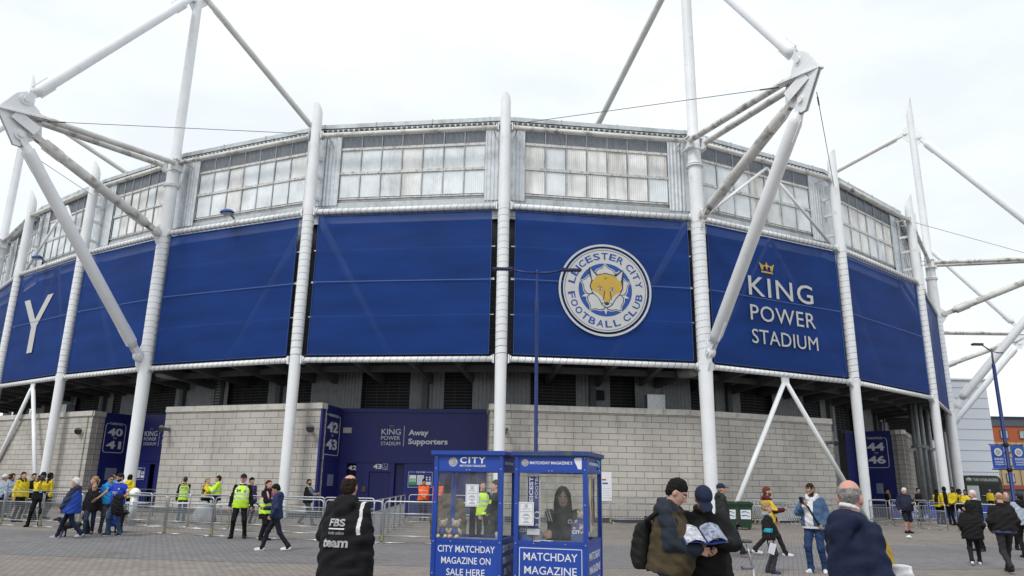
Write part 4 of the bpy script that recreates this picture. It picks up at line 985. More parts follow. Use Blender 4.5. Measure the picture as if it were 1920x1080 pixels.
# ---------------------------------------------------------------- kiosks
PERSPEX = glass_mat('scuffed_perspex', (.96,.97,.96), .05, .12); CURTAIN = glass_mat('scuffed_back_sheet', (.94,.93,.90), .30, .4)
def kiosk(FL, w, d, th, label, kind):
    rz = -th; c, s = math.cos(rz), math.sin(rz); loc = (FL[0]+c*w/2, FL[1]+s*w/2, 0)
    t = thing('kiosk', label, 'kiosk', loc, rz, 'blue magazine kiosks')
    h = w/2; B = lambda nm, m, mt: m.build(nm, mt, t, False)
    m = MB()
    for x in (-h+.027, h-.027):
        for y in (.027, d-.027): m.box((x, y, 1.01), (.054,.054,2.02))
    for y in (.03, d-.03): m.box((0, y, 1.0), (w-.108,.045,.05)); m.box((0, y, 1.84), (w-.108,.045,.03))
    for x in (-h+.03, h-.03): m.box((x, d/2, 1.0), (.045,d-.108,.05)); m.box((x, d/2, 1.84), (.045,d-.108,.03))
    B('frame', m, BOOTHBLUE)
    m = MB(); m.box((0, d/2, 2.055), (w+.07, d+.07, .05)); m.box((0, d/2, 2.025), (w+.02, d+.02, .02)); B('roof', m, mat('roof_blue', (.018,.05,.20), .55, stain=.8, scol=(.09,.10,.07), ss=9, sth=.5) if kind == 2 else BOOTHBLUE)
    m = MB(); m.box((0, d/2, 2.0), (w-.12, d-.12, .02)); B('ceiling', m, mat('ceiling_brown', (.10,.085,.06), .8, var=.4))
    m = MB(); m.box((0, d*.28, 1.0), (w-.06, d*.5, .03)); B('counter', m, mat('counter_grey', (.22,.24,.25), .6))
    for nm, z0, z1, dz in (('sign_band', 1.855, 2.02, 0), ('lower_panel', .06, .975, 0)):
        m = MB(); zc, zh = (z0+z1)/2, z1-z0
        m.box((0, .022, zc), (w-.11, .02, zh)); m.box((h-.022, d/2, zc), (.02, d-.11, zh)); m.box((-h+.022, d/2, zc), (.02, d-.11, zh)); m.box((0, d-.022, zc), (w-.11, .02, zh))
        B(nm, m, mat('sign_blue', (.016,.062,.36), .42, var=.06))
    for nm, p, dd in (('front_window', (0,.03), (w-.1,.006)), ('side_window', (h-.03,d/2), (.006,d-.1)), ('side_window', (-h+.03,d/2), (.006,d-.1))):
        m = MB(); m.box((p[0], p[1], 1.42), (dd[0], dd[1], .82)); B(nm, m, PERSPEX)
    m = MB()
    if kind == 1: m.box((-h*.30, d-.06, 1.0), (.075,.04,2.0)); m.box((h*.5, d-.06, 1.0), (.04,.04,2.0)); B('back_post', m, mat('post_dark_navy', (.01,.012,.05), .5))
    else:
        g = [[(-h+.06+(w-.12)*k/40, d-.05+.012*math.sin(k*1.3), z) for k in range(41)] for z in (1.0, 1.84)]; m.sheet(g); B('back_sheet', m, CURTAIN)
    m = MB()
    for x in (-h+.027, h-.027):
        for z in (.2, .62, .99, 1.45, 1.86, 2.0): blob(m, (x, -.003, z), (.009,.006,.009), n=4)
    for x in (-h*.45, h*.4): blob(m, (x, .01, .993), (.009,.007,.009), n=4); blob(m, (x*.1, .008, 1.845), (.009,.006,.009), n=4)
    B('screws', m, GALV)
    X = (1,0,0); fy = .010
    m = MB(); cm = MB(); sm = MB()
    sx = (0,1,0); S = lambda y, z: (h-.011, y, z)
    if kind == 1:
        m.text('CITY', (-h+.335, fy, 1.925), X, UP, .33, .078, 0, .003, .03, space=1.25); m.text('MATCHDAY MAGAZINE', (-h+.335, fy, 1.883), X, UP, .33, .026, 0, .003, .015)
        crest(cm, .057, (-h+.245, fy, 1.94), X, UP, .0012, True)
        for k, l in enumerate(('CITY MATCHDAY', 'MAGAZINE ON', 'SALE HERE')): m.text(l, (0.0, fy, .868-.133*k), X, UP, (.72, .62, .48)[k], .078, 0, .003, .008, 'C')
        for k, l in enumerate(('CITY MATCHDAY', 'MAGAZINE ON', 'SALE HERE')): sm.text(l, S(d/2, .868-.133*k), sx, UP, d*(.80, .68, .52)[k], .085, 0, .003, .02, 'C')
        sm.text('MATCHDAY MAGAZINE', S(d/2, 1.92), sx, UP, d*.6, .035, 0, .003, .015, 'C')
    else:
        m.text('MATCHDAY MAGAZINE S', (-h+.195, fy, 1.924), X, UP, .535, .036, 0, .003, .02); crest(cm, .045, (-h+.133, fy, 1.942), X, UP, .0012, True)
        for k, l in enumerate(('MATCHDAY', 'MAGAZINE', 'SOLD HERE')): m.text(l, (0.0, fy, .80-.155*k), X, UP, (.66, .64, .6)[k], .09, 0, .003, .006, 'C')
        for z in (.94, .1): m.box((0, fy+.002, z), (w-.15, .004, .008))
        for x in (-h+.075, h-.075): m.box((x, fy+.002, .52), (.008, .004, .84))
        for k, l in enumerate(('MATCHDAY', 'MAGAZINE', 'SOLD HERE')): sm.text(l, S(d/2, .80-.155*k), sx, UP, d*(.72, .70, .6)[k], .09, 0, .003, .006, 'C')
        sm.text('MATCHDAY MAGAZINE', S(d*.2, 1.924), sx, UP, d*.6, .036, 0, .003, .02); crest(cm, .045, S(d*.13, 1.942), sx, UP, .0012, True)
    m.v += sm.v; o0 = len(m.v)-len(sm.v); m.f += [[i+o0 for i in f] for f in sm.f]; m.m += sm.m; m.uv += sm.uv; m.sm += sm.sm
    B('lettering', m, BOOTHTXT); B('crest', cm, [mat('crest_white', (.62,.63,.66), .5), mat('crest_blue', (.02,.06,.33), .5), BNGOLD, BNDARK])
    if kind == 2:
        m = MB(); m.prism([(.295,1.99), (.315,2.006), (.39,2.006), (.39,1.87), (.345,1.87), (.325,1.915), (.305,1.95)], (0,fy+.004,0), X, UP, .004)
        m.f[0] = m.f[0][::1]; B('torn_patch', m, PAPER)
        m = MB()
        for k in range(9):
            y = d*.68+.03*k; m.sheet([[(h-.004+.012*math.sin(k*2+z_), y, 2.0-.03*z_), (h-.004+.012*math.sin(k*2+1+z_), y+.026, 2.0-.03*z_)] for z_ in range(3+(k*5) % 4)])
        B('torn_sticker', m, mat('sticker_cyan', (.05,.32,.42), .5))
    return t, loc, rz
def local(loc, rz, p): c, s = math.cos(rz), math.sin(rz); return (loc[0]+p[0]*c-p[1]*s, loc[1]+p[0]*s+p[1]*c, p[2])
K1, k1l, k1r = kiosk((-.948,9.585), .892, .85, R_(12), 'left kiosk, blue with see-through windows and the word CITY on its band', 1)
K2, k2l, k2r = kiosk((.067,9.452), .914, 1.1, R_(16), 'right kiosk, blue with a seller in dark jacket inside', 2)
def in_kiosk(name, label, cat, kl, kr, p, group=None): return thing(name, label, cat, local(kl, kr, p), kr, group)
def price_list(kl, kr, p, w, h, label):
    t = in_kiosk('price_list', label, 'poster', kl, kr, p, 'price lists in the kiosk windows')
    m = MB(); m.box((0,0,0), (w,.003,h)); m.build('sheet', PAPER, t, False)
    m = MB(); q = mat('notice_grey', (.35,.38,.45), .7)
    for z in (h*.45, -h*.45): m.box((0,-.003,z), (w*.84,.002,.004))
    for x in (-w*.42, w*.42): m.box((x,-.003,0), (.004,.002,h*.9))
    m.text('PRICE LIST', (0,-.002,h*.17), (1,0,0), UP, w*.55, .016, 0, .001, .01, 'C')
    for k, (z, f) in enumerate(((.09,.75), (-.02,.3), (-.07,.5), (-.17,.6), (-.22,.25), (-.32,.3), (-.37,.5))): m.box((0,-.003,h*z), (w*f,.002,.010 if k % 3 else .007))
    disc(m, .022, (0,-.003,h*.33), (1,0,0), UP, .4, 1., .001, 0, 20); m.build('print', q, t, False)
price_list(k1l, k1r, (.055,.018,1.54), .165, .265, 'white price list in the left kiosk window'); price_list(k2l, k2r, (-.305,.018,1.335), .19, .275, 'white price list in the right kiosk window')
# scarf
t = in_kiosk('scarf', 'blue and white football scarf hanging in the right kiosk window', 'scarf', k2l, k2r, (-.225,.07,1.1))
SB = mat('scarf_blue', (.018,.022,.20), .85, bump=.3, bs=90); SW = mat('scarf_white', (.62,.62,.66), .85)
m = MB(); m.sheet([[(x, .006*math.sin(x*40+z*9), z) for x in (-.08,-.04,0,.04,.085)] for z in (.06, .3, .5, .69)]); m.build('wool', SB, t, False)
m = MB()
for x in (-.082, .072, .084): m.box((x, -.008, .38), (.006,.004,.62))
m.box((0,-.008,.715), (.17,.006,.06)); m.box((.0,-.006,.025), (.16,.006,.07)); m.build('edge_stripe', SW, t, False)
m = MB(); m.text('LEICESTER', (-.005,-.010,.33), (0,0,1), (-1,0,0), .46, .05, 0, .002, .03); m.text('FOOTBALL', (.055,-.010,.42), (0,0,1), (-1,0,0), .36, .035, 0, .002, 0.); m.text('FC', (.03,-.010,.09), (1,0,0), UP, .06, .03, 0, .002, .02)
m.build('lettering', SW, t, False)
m = MB(); disc(m, .045, (.045,-.009,.22), (1,0,0), UP, 0, 1, .001, 0, 24); disc(m, .03, (.045,-.009,.22), (1,0,0), UP, 0, 1, .002, 1, 24); m.build('crest', [SW, SB], t, False)
def magazine(kl, kr, p, label, rx=.2):
    t = in_kiosk('magazine', label, 'magazine', kl, kr, p, 'match magazines on the kiosk counter'); t.rotation_euler = (-rx, 0, kr)
    m = MB(); m.box((0,0,.115), (.17,.01,.23)); m.build('cover', mat('cover_blue', (.03,.07,.22), .35, var=.5, vs=14), t, False)
    m = MB(); m.box((.03,-.008,.165), (.045,.003,.11), mi=0); m.box((.066,-.008,.16), (.035,.003,.10), mi=1); m.box((-.05,-.008,.19), (.03,.003,.06), mi=2); m.build('cover_picture', [mat('cover_pink', (.38,.22,.22), .5, var=.4, vs=30), PAPER, mat('cover_dark', (.03,.03,.07), .5)], t, False)
    m = MB(); m.text('CITY', (-.075,-.010,.10), (1,0,0), UP, .135, .042, 0, .002, .03); m.build('lettering', BOOTHTXT, t, False)
magazine(k2l, k2r, (-.335,.085,1.015), 'match magazine titled CITY standing at the left of the right kiosk counter'); magazine(k2l, k2r, (.325,.085,1.015), 'match magazine titled CITY standing at the right of the right kiosk counter')
def teddy(kl, kr, p, label, yaw=0):
    t = in_kiosk('teddy_bear', label, 'soft toy', kl, kr, p, 'bagged teddy bears in the kiosks'); t.rotation_euler = (0,0,kr+yaw)
    FUR = mat('teddy_fur', (.52,.42,.33), .95, bump=.6, bs=120)
    m = MB(); blob(m, (0,0,.17), (.055,.05,.05)); blob(m, (0,-.045,.158), (.026,.022,.02), n=6)
    for s in (-1, 1): blob(m, (s*.045,.005,.215), (.02,.012,.02), n=6); blob(m, (s*.065,-.03,.085), (.022,.022,.045), n=6, M=Matrix.Rotation(s*-.5, 3, 'Y')); blob(m, (s*.045,-.07,.025), (.028,.05,.028), n=8)
    fb_ = m.build('fur_body', FUR, t, False)
    m = MB(); blob(m, (0,0,.08), (.058,.052,.06)); m.build('shirt', mat('teddy_shirt', (.03,.06,.28), .8), t, False)
    m = MB(); blob(m, (0,-.066,.164), (.009,.006,.007), n=4)
    for s in (-1, 1): blob(m, (s*.022,-.046,.185), (.006,.005,.006), n=4)
    m.build('face', BLACKRUB, t, False).parent = fb_
    m = MB(); blob(m, (0,-.01,.12), (.10,.10,.145), n=9)
    for k, v in enumerate(m.v): q = 1+.10*math.sin(k*4.7)+.06*math.sin(k*2.3); m.v[k] = (v[0]*q, v[1]*q, max(0, .12+(v[2]-.12)*q))
    m.tube([(0,0,.25), (.01,0,.31)], [.02,.05], 8); m.build('plastic_wrap', glass_mat('film_wrap', (.98,.98,.99), .06, .1) if 'film_wrap' not in MATS else MATS['film_wrap'], t, False)
teddy(k1l, k1r, (-.34,.12,1.02), 'bagged teddy bear at the left end of the left kiosk counter', .2); teddy(k1l, k1r, (-.165,.11,1.02), 'bagged teddy bear second from the left on the left kiosk counter', -.1)
teddy(k2l, k2r, (.345,.2,1.15), 'bagged white teddy bear behind a magazine in the right kiosk', -.3)
t = in_kiosk('paper_cup', 'white paper cup on the left kiosk counter by its right post', 'cup', k1l, k1r, (.37,.1,1.015)); m = MB(); m.lathe([(.022,0), (.03,.085), (.031,.09)], n=12); m.build('cup', PAPER, t, False)
t = in_kiosk('leaflets', 'loose white leaflets lying on the right kiosk counter', 'leaflets', k2l, k2r, (-.12,.06,1.018)); m = MB(); m.box((0,0,.004), (.2,.1,.006), .2); m.box((.05,.02,.009), (.18,.08,.004), -.3); m.build('sheet', PAPER, t, False)
t = in_kiosk('change_tub', 'grey plastic tub on the right kiosk counter below the scarf', 'tub', k2l, k2r, (-.2,.16,1.017)); m = MB(); m.lathe([(.06,0), (.075,.1), (.07,.1), (.056,.01)], n=14); m.build('tub', mat('tub_grey', (.30,.31,.33), .5), t, False)
for k, (y, col, nm) in enumerate(((.22,(.42,.28,.05),'gold'), (.38,(.10,.11,.2),'navy'), (.52,(.55,.55,.58),'white'), (.68,(.45,.30,.05),'gold'), (.80,(.03,.05,.2),'dark blue'))):
    lb = {0:'gold scarf hanging nearest the front in the right kiosk side window', 1:'navy scarf hanging second from the front in the kiosk side window', 2:'white scarf hanging in the middle of the kiosk side window', 3:'gold scarf hanging toward the back of the kiosk side window', 4:'dark blue scarf hanging rearmost in the kiosk side window'}[k]
    t = in_kiosk('scarf', lb, 'scarf', k2l, k2r, (.40,y,1.05+.03*k), 'scarves hanging in the side window')
    m = MB(); m.sheet([[(.01*math.sin(q*2+z*8), -.05+.025*q+.02*math.sin(z*5+k), z) for q in range(5)] for z in (0, .15, .3, .45, .6, .72-.03*k)]); m.build('wool', mat('scarf_'+nm.replace(' ', '_'), col, .9), t, False)
    m = MB(); m.box((0,0,.02), (.012,.1,.04)); m.build('fringe', SW, t, False)
# ---------------------------------------------------------------- people: smooth-blended implicit bodies turned into one surface each
def v3(*a): return np.array(a, dtype=np.float64)
def cone(a, b, ra, rb, mi=0): return ('c', v3(*a), v3(*b), ra, rb, mi)
def ell(c, r, A=None, mi=0, clip=(), neg=False): return ('e', v3(*c), v3(*r), np.eye(3) if A is None else A, mi, clip, neg)
def stack(o, A, rows, mi=0, p=2.3): return ('s', v3(*o), A, np.array(rows, float), mi, p)     # rows: (height, half width, half depth, y offset)
def bounds(q):
    if q[0] == 'c': r = max(q[3], q[4]); return np.minimum(q[1], q[2])-r, np.maximum(q[1], q[2])+r
    if q[0] == 'e': e = np.sqrt((q[3]**2) @ (q[2]**2)); return q[1]-e, q[1]+e
    rows = q[3]; pts = []
    for z, w, d, yo in rows:
        for sx in (-1, 1):
            for sy in (-1, 1): pts.append(q[1]+q[2] @ v3(sx*w, yo+sy*d, z))
    pts = np.array(pts); return pts.min(0)-.01, pts.max(0)+.01
def sdf_mesh(prims, vox, k=.03, noise=0., nf=9., clip=None, quilt=None):
    B = [bounds(q) for q in prims]; lo = np.min([b[0] for b in B], 0)-3*vox; hi = np.max([b[1] for b in B], 0)+3*vox
    n = np.ceil((hi-lo)/vox).astype(int)+1
    ax = [lo[i]+vox*np.arange(n[i]) for i in range(3)]
    D = np.full(n, 1., np.float32); I = np.zeros(n, np.int8); Dm = np.full(n, 9., np.float32)
    for q, (b0, b1) in zip(prims, B):
        pad = k+2.5*vox
        s = [slice(max(0, int((b0[i]-pad-lo[i])/vox)), min(n[i], int((b1[i]+pad-lo[i])/vox)+2)) for i in range(3)]
        x, y, z = np.meshgrid(ax[0][s[0]], ax[1][s[1]], ax[2][s[2]], indexing='ij'); neg = False
        if q[0] == 'c':
            a, b = q[1], q[2]; ab = b-a; L2 = max(ab @ ab, 1e-9); px, py, pz = x-a[0], y-a[1], z-a[2]
            t = np.clip((px*ab[0]+py*ab[1]+pz*ab[2])/L2, 0, 1)
            d = np.sqrt((px-t*ab[0])**2+(py-t*ab[1])**2+(pz-t*ab[2])**2)-(q[3]+(q[4]-q[3])*t); mi = q[5]
        else:
            A = q[3] if q[0] == 'e' else q[2]; px, py, pz = x-q[1][0], y-q[1][1], z-q[1][2]
            u = px*A[0,0]+py*A[1,0]+pz*A[2,0]; v = px*A[0,1]+py*A[1,1]+pz*A[2,1]; w = px*A[0,2]+py*A[1,2]+pz*A[2,2]
            if q[0] == 'e':
                r = q[2]; e = np.sqrt((u/r[0])**2+(v/r[1])**2+(w/r[2])**2)
                g = np.sqrt((u/r[0]**2)**2+(v/r[1]**2)**2+(w/r[2]**2)**2)+1e-6
                d = e*(e-1)/g; mi = q[4]; neg = q[6]
                for nn, c in q[5]: d = np.maximum(d, u*nn[0]+v*nn[1]+w*nn[2]-c)
            else:
                R = q[3]; W = np.interp(w, R[:,0], R[:,1]); Dp = np.interp(w, R[:,0], R[:,2]); yo = np.interp(w, R[:,0], R[:,3]); p = q[5]
                e = (np.abs(u/W)**p+np.abs((v-yo)/Dp)**p)**(1/p)
                d = (e-1)*np.minimum(W, Dp); d = np.maximum(d, np.maximum(R[0,0]-w, w-R[-1,0])); mi = q[4]
        if noise and not neg:
            d = d+noise*(np.sin(nf*(1.7*x+.6*y+2.1*z)+1.3)*np.sin(nf*(.5*x-1.9*y+1.1*z)+.4)+.6*np.sin(nf*2.1*(x-.7*y+.9*z)+2.)*np.sin(nf*1.9*(.3*x+y-1.3*z)))
        if quilt and not neg: d = d-quilt[0]*(np.sqrt(np.abs(np.sin(np.pi*z/quilt[1])))-.7)
        ss = tuple(s); c = D[ss]
        if neg:
            h = np.maximum(k-np.abs(c+d), 0)/k; D[ss] = np.maximum(c, -d)+h*h*k/4
        else:
            m_ = d < Dm[ss]; I[ss] = np.where(m_, mi, I[ss]); Dm[ss] = np.where(m_, d, Dm[ss])
            h = np.maximum(k-np.abs(c-d), 0)/k; D[ss] = np.minimum(c, d)-h*h*k/4
    if clip is not None:
        for nn, c in clip:
            D = np.maximum(D, (ax[0][:,None,None]*nn[0]+ax[1][None,:,None]*nn[1]+ax[2][None,None,:]*nn[2]-c).astype(np.float32))
    ins = D < 0; N = n-1
    cnt = np.zeros(N, np.int8)
    for dx in (0,1):
        for dy in (0,1):
            for dz in (0,1): cnt += ins[dx:N[0]+dx, dy:N[1]+dy, dz:N[2]+dz]
    act = (cnt > 0) & (cnt < 8); idx = -np.ones(N, np.int32); cells = np.argwhere(act); idx[act] = np.arange(len(cells))
    acc = np.zeros((len(cells), 3)); w = np.zeros(len(cells))
    for e in range(3):
        o = [(0,0,0), (0,0,1), (0,1,0), (0,1,1)]
        for a_, b_ in ((0,0), (0,1), (1,0), (1,1)):
            p0 = [0,0,0]; oth = [i for i in range(3) if i != e]; p0[oth[0]] = a_; p0[oth[1]] = b_; p1 = list(p0); p1[e] = 1
            c0 = cells+p0; c1 = cells+p1
            d0 = D[c0[:,0], c0[:,1], c0[:,2]]; d1 = D[c1[:,0], c1[:,1], c1[:,2]]
            x_ = (d0 < 0) != (d1 < 0); t = np.where(x_, d0/np.where(x_, d0-d1, 1), 0)
            P = np.array(p0, float)[None]+0*acc; P[:, e] += t; acc += P*x_[:,None]; w += x_
    V = lo+(cells+acc/w[:,None])*vox
    F = []; M = []
    for e in range(3):
        a_, b_ = [i for i in range(3) if i != e]
        s0 = [slice(0, None)]*3; s0[e] = slice(0, -1); s1 = [slice(0, None)]*3; s1[e] = slice(1, None)
        i0 = ins[tuple(s0)]; i1 = ins[tuple(s1)]; E_ = np.argwhere(i0 != i1)
        ok = (E_[:, a_] > 0) & (E_[:, b_] > 0) & (E_[:, a_] < N[a_]) & (E_[:, b_] < N[b_]); E_ = E_[ok]
        fl = i0[E_[:,0], E_[:,1], E_[:,2]]
        q = []
        for da, db in ((-1,-1), (0,-1), (0,0), (-1,0)):
            c = E_.copy(); c[:, a_] += da; c[:, b_] += db; q.append(idx[c[:,0], c[:,1], c[:,2]])
        q = np.stack(q, 1)
        if e == 1: fl = ~fl
        q = np.where(fl[:,None], q, q[:, ::-1]); F.append(q); M.append(I[E_[:,0], E_[:,1], E_[:,2]])
    return V, np.concatenate(F), np.concatenate(M)
def rot(ax, a):
    c, s = math.cos(a), math.sin(a)
    return np.array({'x': [[1,0,0],[0,c,-s],[0,s,c]], 'y': [[c,0,s],[0,1,0],[-s,0,c]], 'z': [[c,-s,0],[s,c,0],[0,0,1]]}[ax])
def ik(a, b, l1, l2, hint):
    d = b-a; L = np.linalg.norm(d); L2 = min(L, (l1+l2)*.999); u = d/max(L, 1e-6); b = a+u*L2
    x = (l1*l1-l2*l2+L2*L2)/(2*L2); h = math.sqrt(max(l1*l1-x*x, 1e-6)); hv = hint-u*(hint @ u); hv /= np.linalg.norm(hv)+1e-9
    return a+u*x+hv*h, b
# hands: made once per grip, then set on every wrist
HANDS = {}
def hand_geo(kind):
    if kind in HANDS: return HANDS[kind]
    curl = {'relaxed': (.25,.4,.35), 'grip': (.75,.95,.7), 'flat': (.06,.08,.06), 'fist': (1.3,1.5,1.0), 'thumb': (.55,.6,.4)}[kind]
    P = [ell((0,0,.048), (.040,.016,.052)), ell((.022,.008,.03), (.02,.016,.032)), cone((0,0,-.04), (0,0,.01), .026, .027)]
    for x, z0, L in ((-.034,.082,.060), (-.0115,.094,.076), (.0115,.096,.082), (.0345,.088,.072)):
        p = v3(x, 0, z0); a = 0; q = v3(x*.8, 0, z0-.03)
        P.append(cone(q, p, .010, .0095))
        for f, c, r in ((.44, curl[0], .0092), (.31, curl[1], .0084), (.25, curl[2], .0074)):
            a += c; n = p+v3(x*.06, math.sin(a), math.cos(a))*L*f; P.append(cone(p, n, r, r*.9)); p = n
    t0 = v3(.028,.006,.022); t1 = v3(.052,.016,.055); t2 = v3(.058 if kind != 'grip' else .040, .030 if kind != 'grip' else .040, .088)
    P += [cone(t0, t1, .0135, .011), cone(t1, t2, .0105, .0085)]
    HANDS[kind] = sdf_mesh(P, .0058, .008); return HANDS[kind]
SKINS = {'pale': (.50,.30,.23), 'pink': (.52,.27,.21), 'tan': (.40,.235,.16), 'dark': (.07,.035,.022), 'brown': (.19,.10,.06)}
def skinmats(s, hair):
    c = SKINS[s]
    return [mat('skin_'+s, c, .5, var=.09, vs=14, bump=.04, bs=60), mat('lips_'+s, (c[0]*.72, c[1]*.5, c[2]*.5), .45, var=.05), mat('eye_white', (.62,.60,.58), .25, var=.02), mat('iris_dark', (.03,.02,.015), .2), mat('brow_'+hair, HAIRC[hair], .8, var=.2)]
HAIRC = {'black': (.010,.009,.009), 'dark': (.022,.015,.011), 'brown': (.06,.034,.02), 'red': (.13,.04,.025), 'blond': (.30,.20,.10), 'grey': (.23,.22,.21), 'white': (.60,.58,.56), 'auburn': (.07,.012,.014)}
def cloth(col, rough=.85, sheen=0):
    nm = 'cloth_%03d_%03d_%03d_%02d' % (col[0]*999, col[1]*999, col[2]*999, rough*99)
    return mat(nm, col, rough, var=.13, vs=7, bump=.55, bs=15, spec=.22)
ARM = {'down': ((.25,-.02,.86), 'relaxed'), 'down_back': ((.26,.14,.88), 'relaxed'), 'down_fwd': ((.24,-.2,.90), 'relaxed'), 'pocket': ((.215,-.13,.93), 'fist'), 'phone': ((.05,-.36,1.17), 'grip'), 'phone_high': ((.10,-.27,1.30), 'grip'),
       'cross': ((-.11,-.20,1.14), 'relaxed'), 'behind': ((.06,.17,.93), 'relaxed'), 'clasp': ((.03,-.27,.98), 'relaxed'), 'read': ((.10,-.40,1.10), 'grip'), 'chin': ((.02,-.22,1.38), 'fist'), 'hug': ((.05,-.42,1.30), 'flat')}
LEGS = {'stand': ((.10,0,0,8), (.10,0,0,8)), 'wide': ((.17,-.02,0,14), (.17,.02,0,14)), 'walk': ((.08,-.33,0,0), (.08,.30,.05,0)), 'walk2': ((.08,.30,.05,0), (.08,-.33,0,0)), 'stride': ((.08,-.40,.05,0), (.08,.32,.03,0)), 'relax': ((.11,-.07,0,10), (.12,.06,0,16))}
def build_arr(V, F, M, name, mats, parent, s, flat=False):
    me = bpy.data.meshes.new(name); V = np.asarray(V, np.float32)*s
    me.vertices.add(len(V)); me.vertices.foreach_set('co', V.ravel()); me.loops.add(F.size); me.loops.foreach_set('vertex_index', F.astype(np.int32).ravel())
    me.polygons.add(len(F)); me.polygons.foreach_set('loop_start', np.arange(0, F.size, 4, dtype=np.int32))
    for m in mats: me.materials.append(m)
    me.polygons.foreach_set('material_index', M.astype(np.int32)); me.polygons.foreach_set('use_smooth', np.ones(len(F), bool)); me.update(calc_edges=True); me.validate()
    o = bpy.data.objects.new(name, me); C.objects.link(o); o.parent = parent; return o
def relax(V, F, it=1, f=.5):
    for _ in range(it):
        A = np.zeros_like(V); c = np.zeros(len(V))
        for k in range(4):
            a, b = F[:, k], F[:, (k+1) % 4]
            np.add.at(A, a, V[b]); np.add.at(c, a, 1)
        V = V*(1-f)+f*A/np.maximum(c, 1)[:, None]
    return V
def person(label, loc, face, H=1.75, skin='pale', hair='brown', style='short', top=(.02,.02,.03), bottom=(.02,.02,.025), shoe=(.02,.02,.02), sole=None, arms=('down','down'), legs='stand', lean=0., twist=0., head=(0,0), build=1., belly=0.,
           hem=.86, loose=.0, sleeve='long', hood=None, collar=None, shorts=False, hat=None, vest=None, topfn=None, topmats=(), beard=None, glasses=False, vox=.014, hs=1., puff=0., hoodup=False, group='people on the plaza', skirt=False, shirt=None, trouser=1., scarf=None, palm=None, quilt=None):
    """face: degrees, 0 faces the camera, 90 faces the right of the picture. arms/legs: (viewer's left when facing us, other)."""
    s = H/1.75; t = thing('person', label, 'person', loc, R_(face), group); rr = random.Random(label)
    L = LEGS[legs] if isinstance(legs, str) else legs
    zp = .93-(.035 if abs(L[0][1]-L[1][1]) > .3 else 0.)
    T = rot('z', twist) @ rot('x', lean)            # lean > 0 tips forward (toward -y)
    pel = v3(0, 0, zp); up = lambda x, y, z: pel+T @ v3(x, y, z-.93)
    b = build
    # joints
    sh = [up(-.172*(.6+.4*b), .0, 1.392), up(.172*(.6+.4*b), .0, 1.392)]; neck0 = up(0, .012, 1.46)
    hc = up(0, -.012, 1.615); A = T @ rot('z', R_(head[0])) @ rot('x', R_(head[1])+(-lean*.5)); hc = neck0+ (T @ v3(0,-.008,.07)) + A @ v3(0, -.010, .085)*(1 if hs == 1 else hs)
    hq = lambda x, y, z: hc+A @ (v3(x, y, z)*hs)
    arm = []
    for k, sd in ((0, -1), (1, 1)):
        a = arms[k]; tg, kind = ARM[a] if isinstance(a, str) else a
        w = v3(sd*tg[0], tg[1], tg[2]); w = up(*w) if isinstance(a, str) or True else w
        hint = T @ v3(sd*.55, .8, -.25); e, w = ik(sh[k], w, .285, .255, hint)
        arm.append((sh[k], e, w, kind, sd))
    leg = []
    for k, sd in ((0, -1), (1, 1)):
        fx, fy, fz, yaw = L[k]; hip = pel+v3(sd*.088, 0, -.02); an = v3(sd*fx, fy+.02, fz+.085)
        kn, an = ik(hip, an, .43, .43, v3(0, -1, 0)+v3(sd*.1, 0, 0)); leg.append((hip, kn, an, sd, yaw))
    HM = skinmats(skin, hair if style != 'none' or True else 'dark')
    # ---- body, one skin surface
    P = [ell(hq(0,.012,.035), v3(.076,.096,.092)*hs, A), ell(hq(0,-.025,-.03), v3(.063,.071,.086)*hs, A), ell(hq(0,-.056,-.088), v3(.036,.033,.027)*hs, A), cone(hq(0,-.092,.006), hq(0,-.113,-.034), .009*hs, .0155*hs),
         ell(hq(0,-.082,.022), v3(.045,.015,.011)*hs, A), ell(hq(-.077,.012,-.012), v3(.011,.022,.032)*hs, A), ell(hq(.077,.012,-.012), v3(.011,.022,.032)*hs, A), cone(neck0-v3(0,0,.03), hq(0,.016,-.06), .062*(.7+.3*b), .056)]
    P.append(stack(pel, T, [(-.05,.11,.08,0), (0,.12,.085,0), (.2,.11,.08,0), (.36,.13,.085,0), (.45,.10,.07,0), (.53,.055,.05,.01)], 0))
    for S, e, w, kind, sd in arm: P += [cone(S, e, .040, .038), cone(e, w, .038, .027)]
    for hip, kn, an, sd, yaw in leg:
        f = rot('z', R_(yaw*sd)) @ v3(0,-1,0); P += [cone(hip, kn, .055, .048), cone(kn, kn*.55+an*.45+v3(0,.012,0), .048, .053 if shorts else .044), cone(kn*.55+an*.45+v3(0,.012,0), an, .053 if shorts else .044, .034), cone(an-v3(0,0,.03), an+f*.13-v3(0,0,.055), .035, .028)]
    P += [ell(hq(-.031,-.100,.001), v3(.017,.013,.010)*hs, A, neg=True), ell(hq(.031,-.100,.001), v3(.017,.013,.010)*hs, A, neg=True)]
    V, F, M = sdf_mesh(P, vox*.86, .022)
    Q = ((V-hc) @ A)/hs; fc = Q[F].mean(1); M = np.zeros(len(F), int)
    M[(np.abs(fc[:,0]) < .024) & (fc[:,1] < -.075) & (np.abs(fc[:,2]+.066) < .008)] = 1
    M[(np.abs(np.abs(fc[:,0])-.033) < .020) & (fc[:,1] < -.065) & (np.abs(fc[:,2]-.024) < .006)] = 4
    if beard:
        bd = (fc[:,2] < -.045+.025*np.abs(fc[:,0])/.06) & (fc[:,2] > -.118) & (fc[:,1] < -.012) & ~((np.abs(fc[:,0]) < .022) & (np.abs(fc[:,2]+.066) < .007))
        M[bd] = 4
    Vs, Fs, Ms = [V], [F], [M]; nv = len(V)
    def join(v, f, m):
        nonlocal nv
        Vs.append(v); Fs.append(f+nv); Ms.append(m if not np.isscalar(m) else np.full(len(f), m)); nv += len(v)
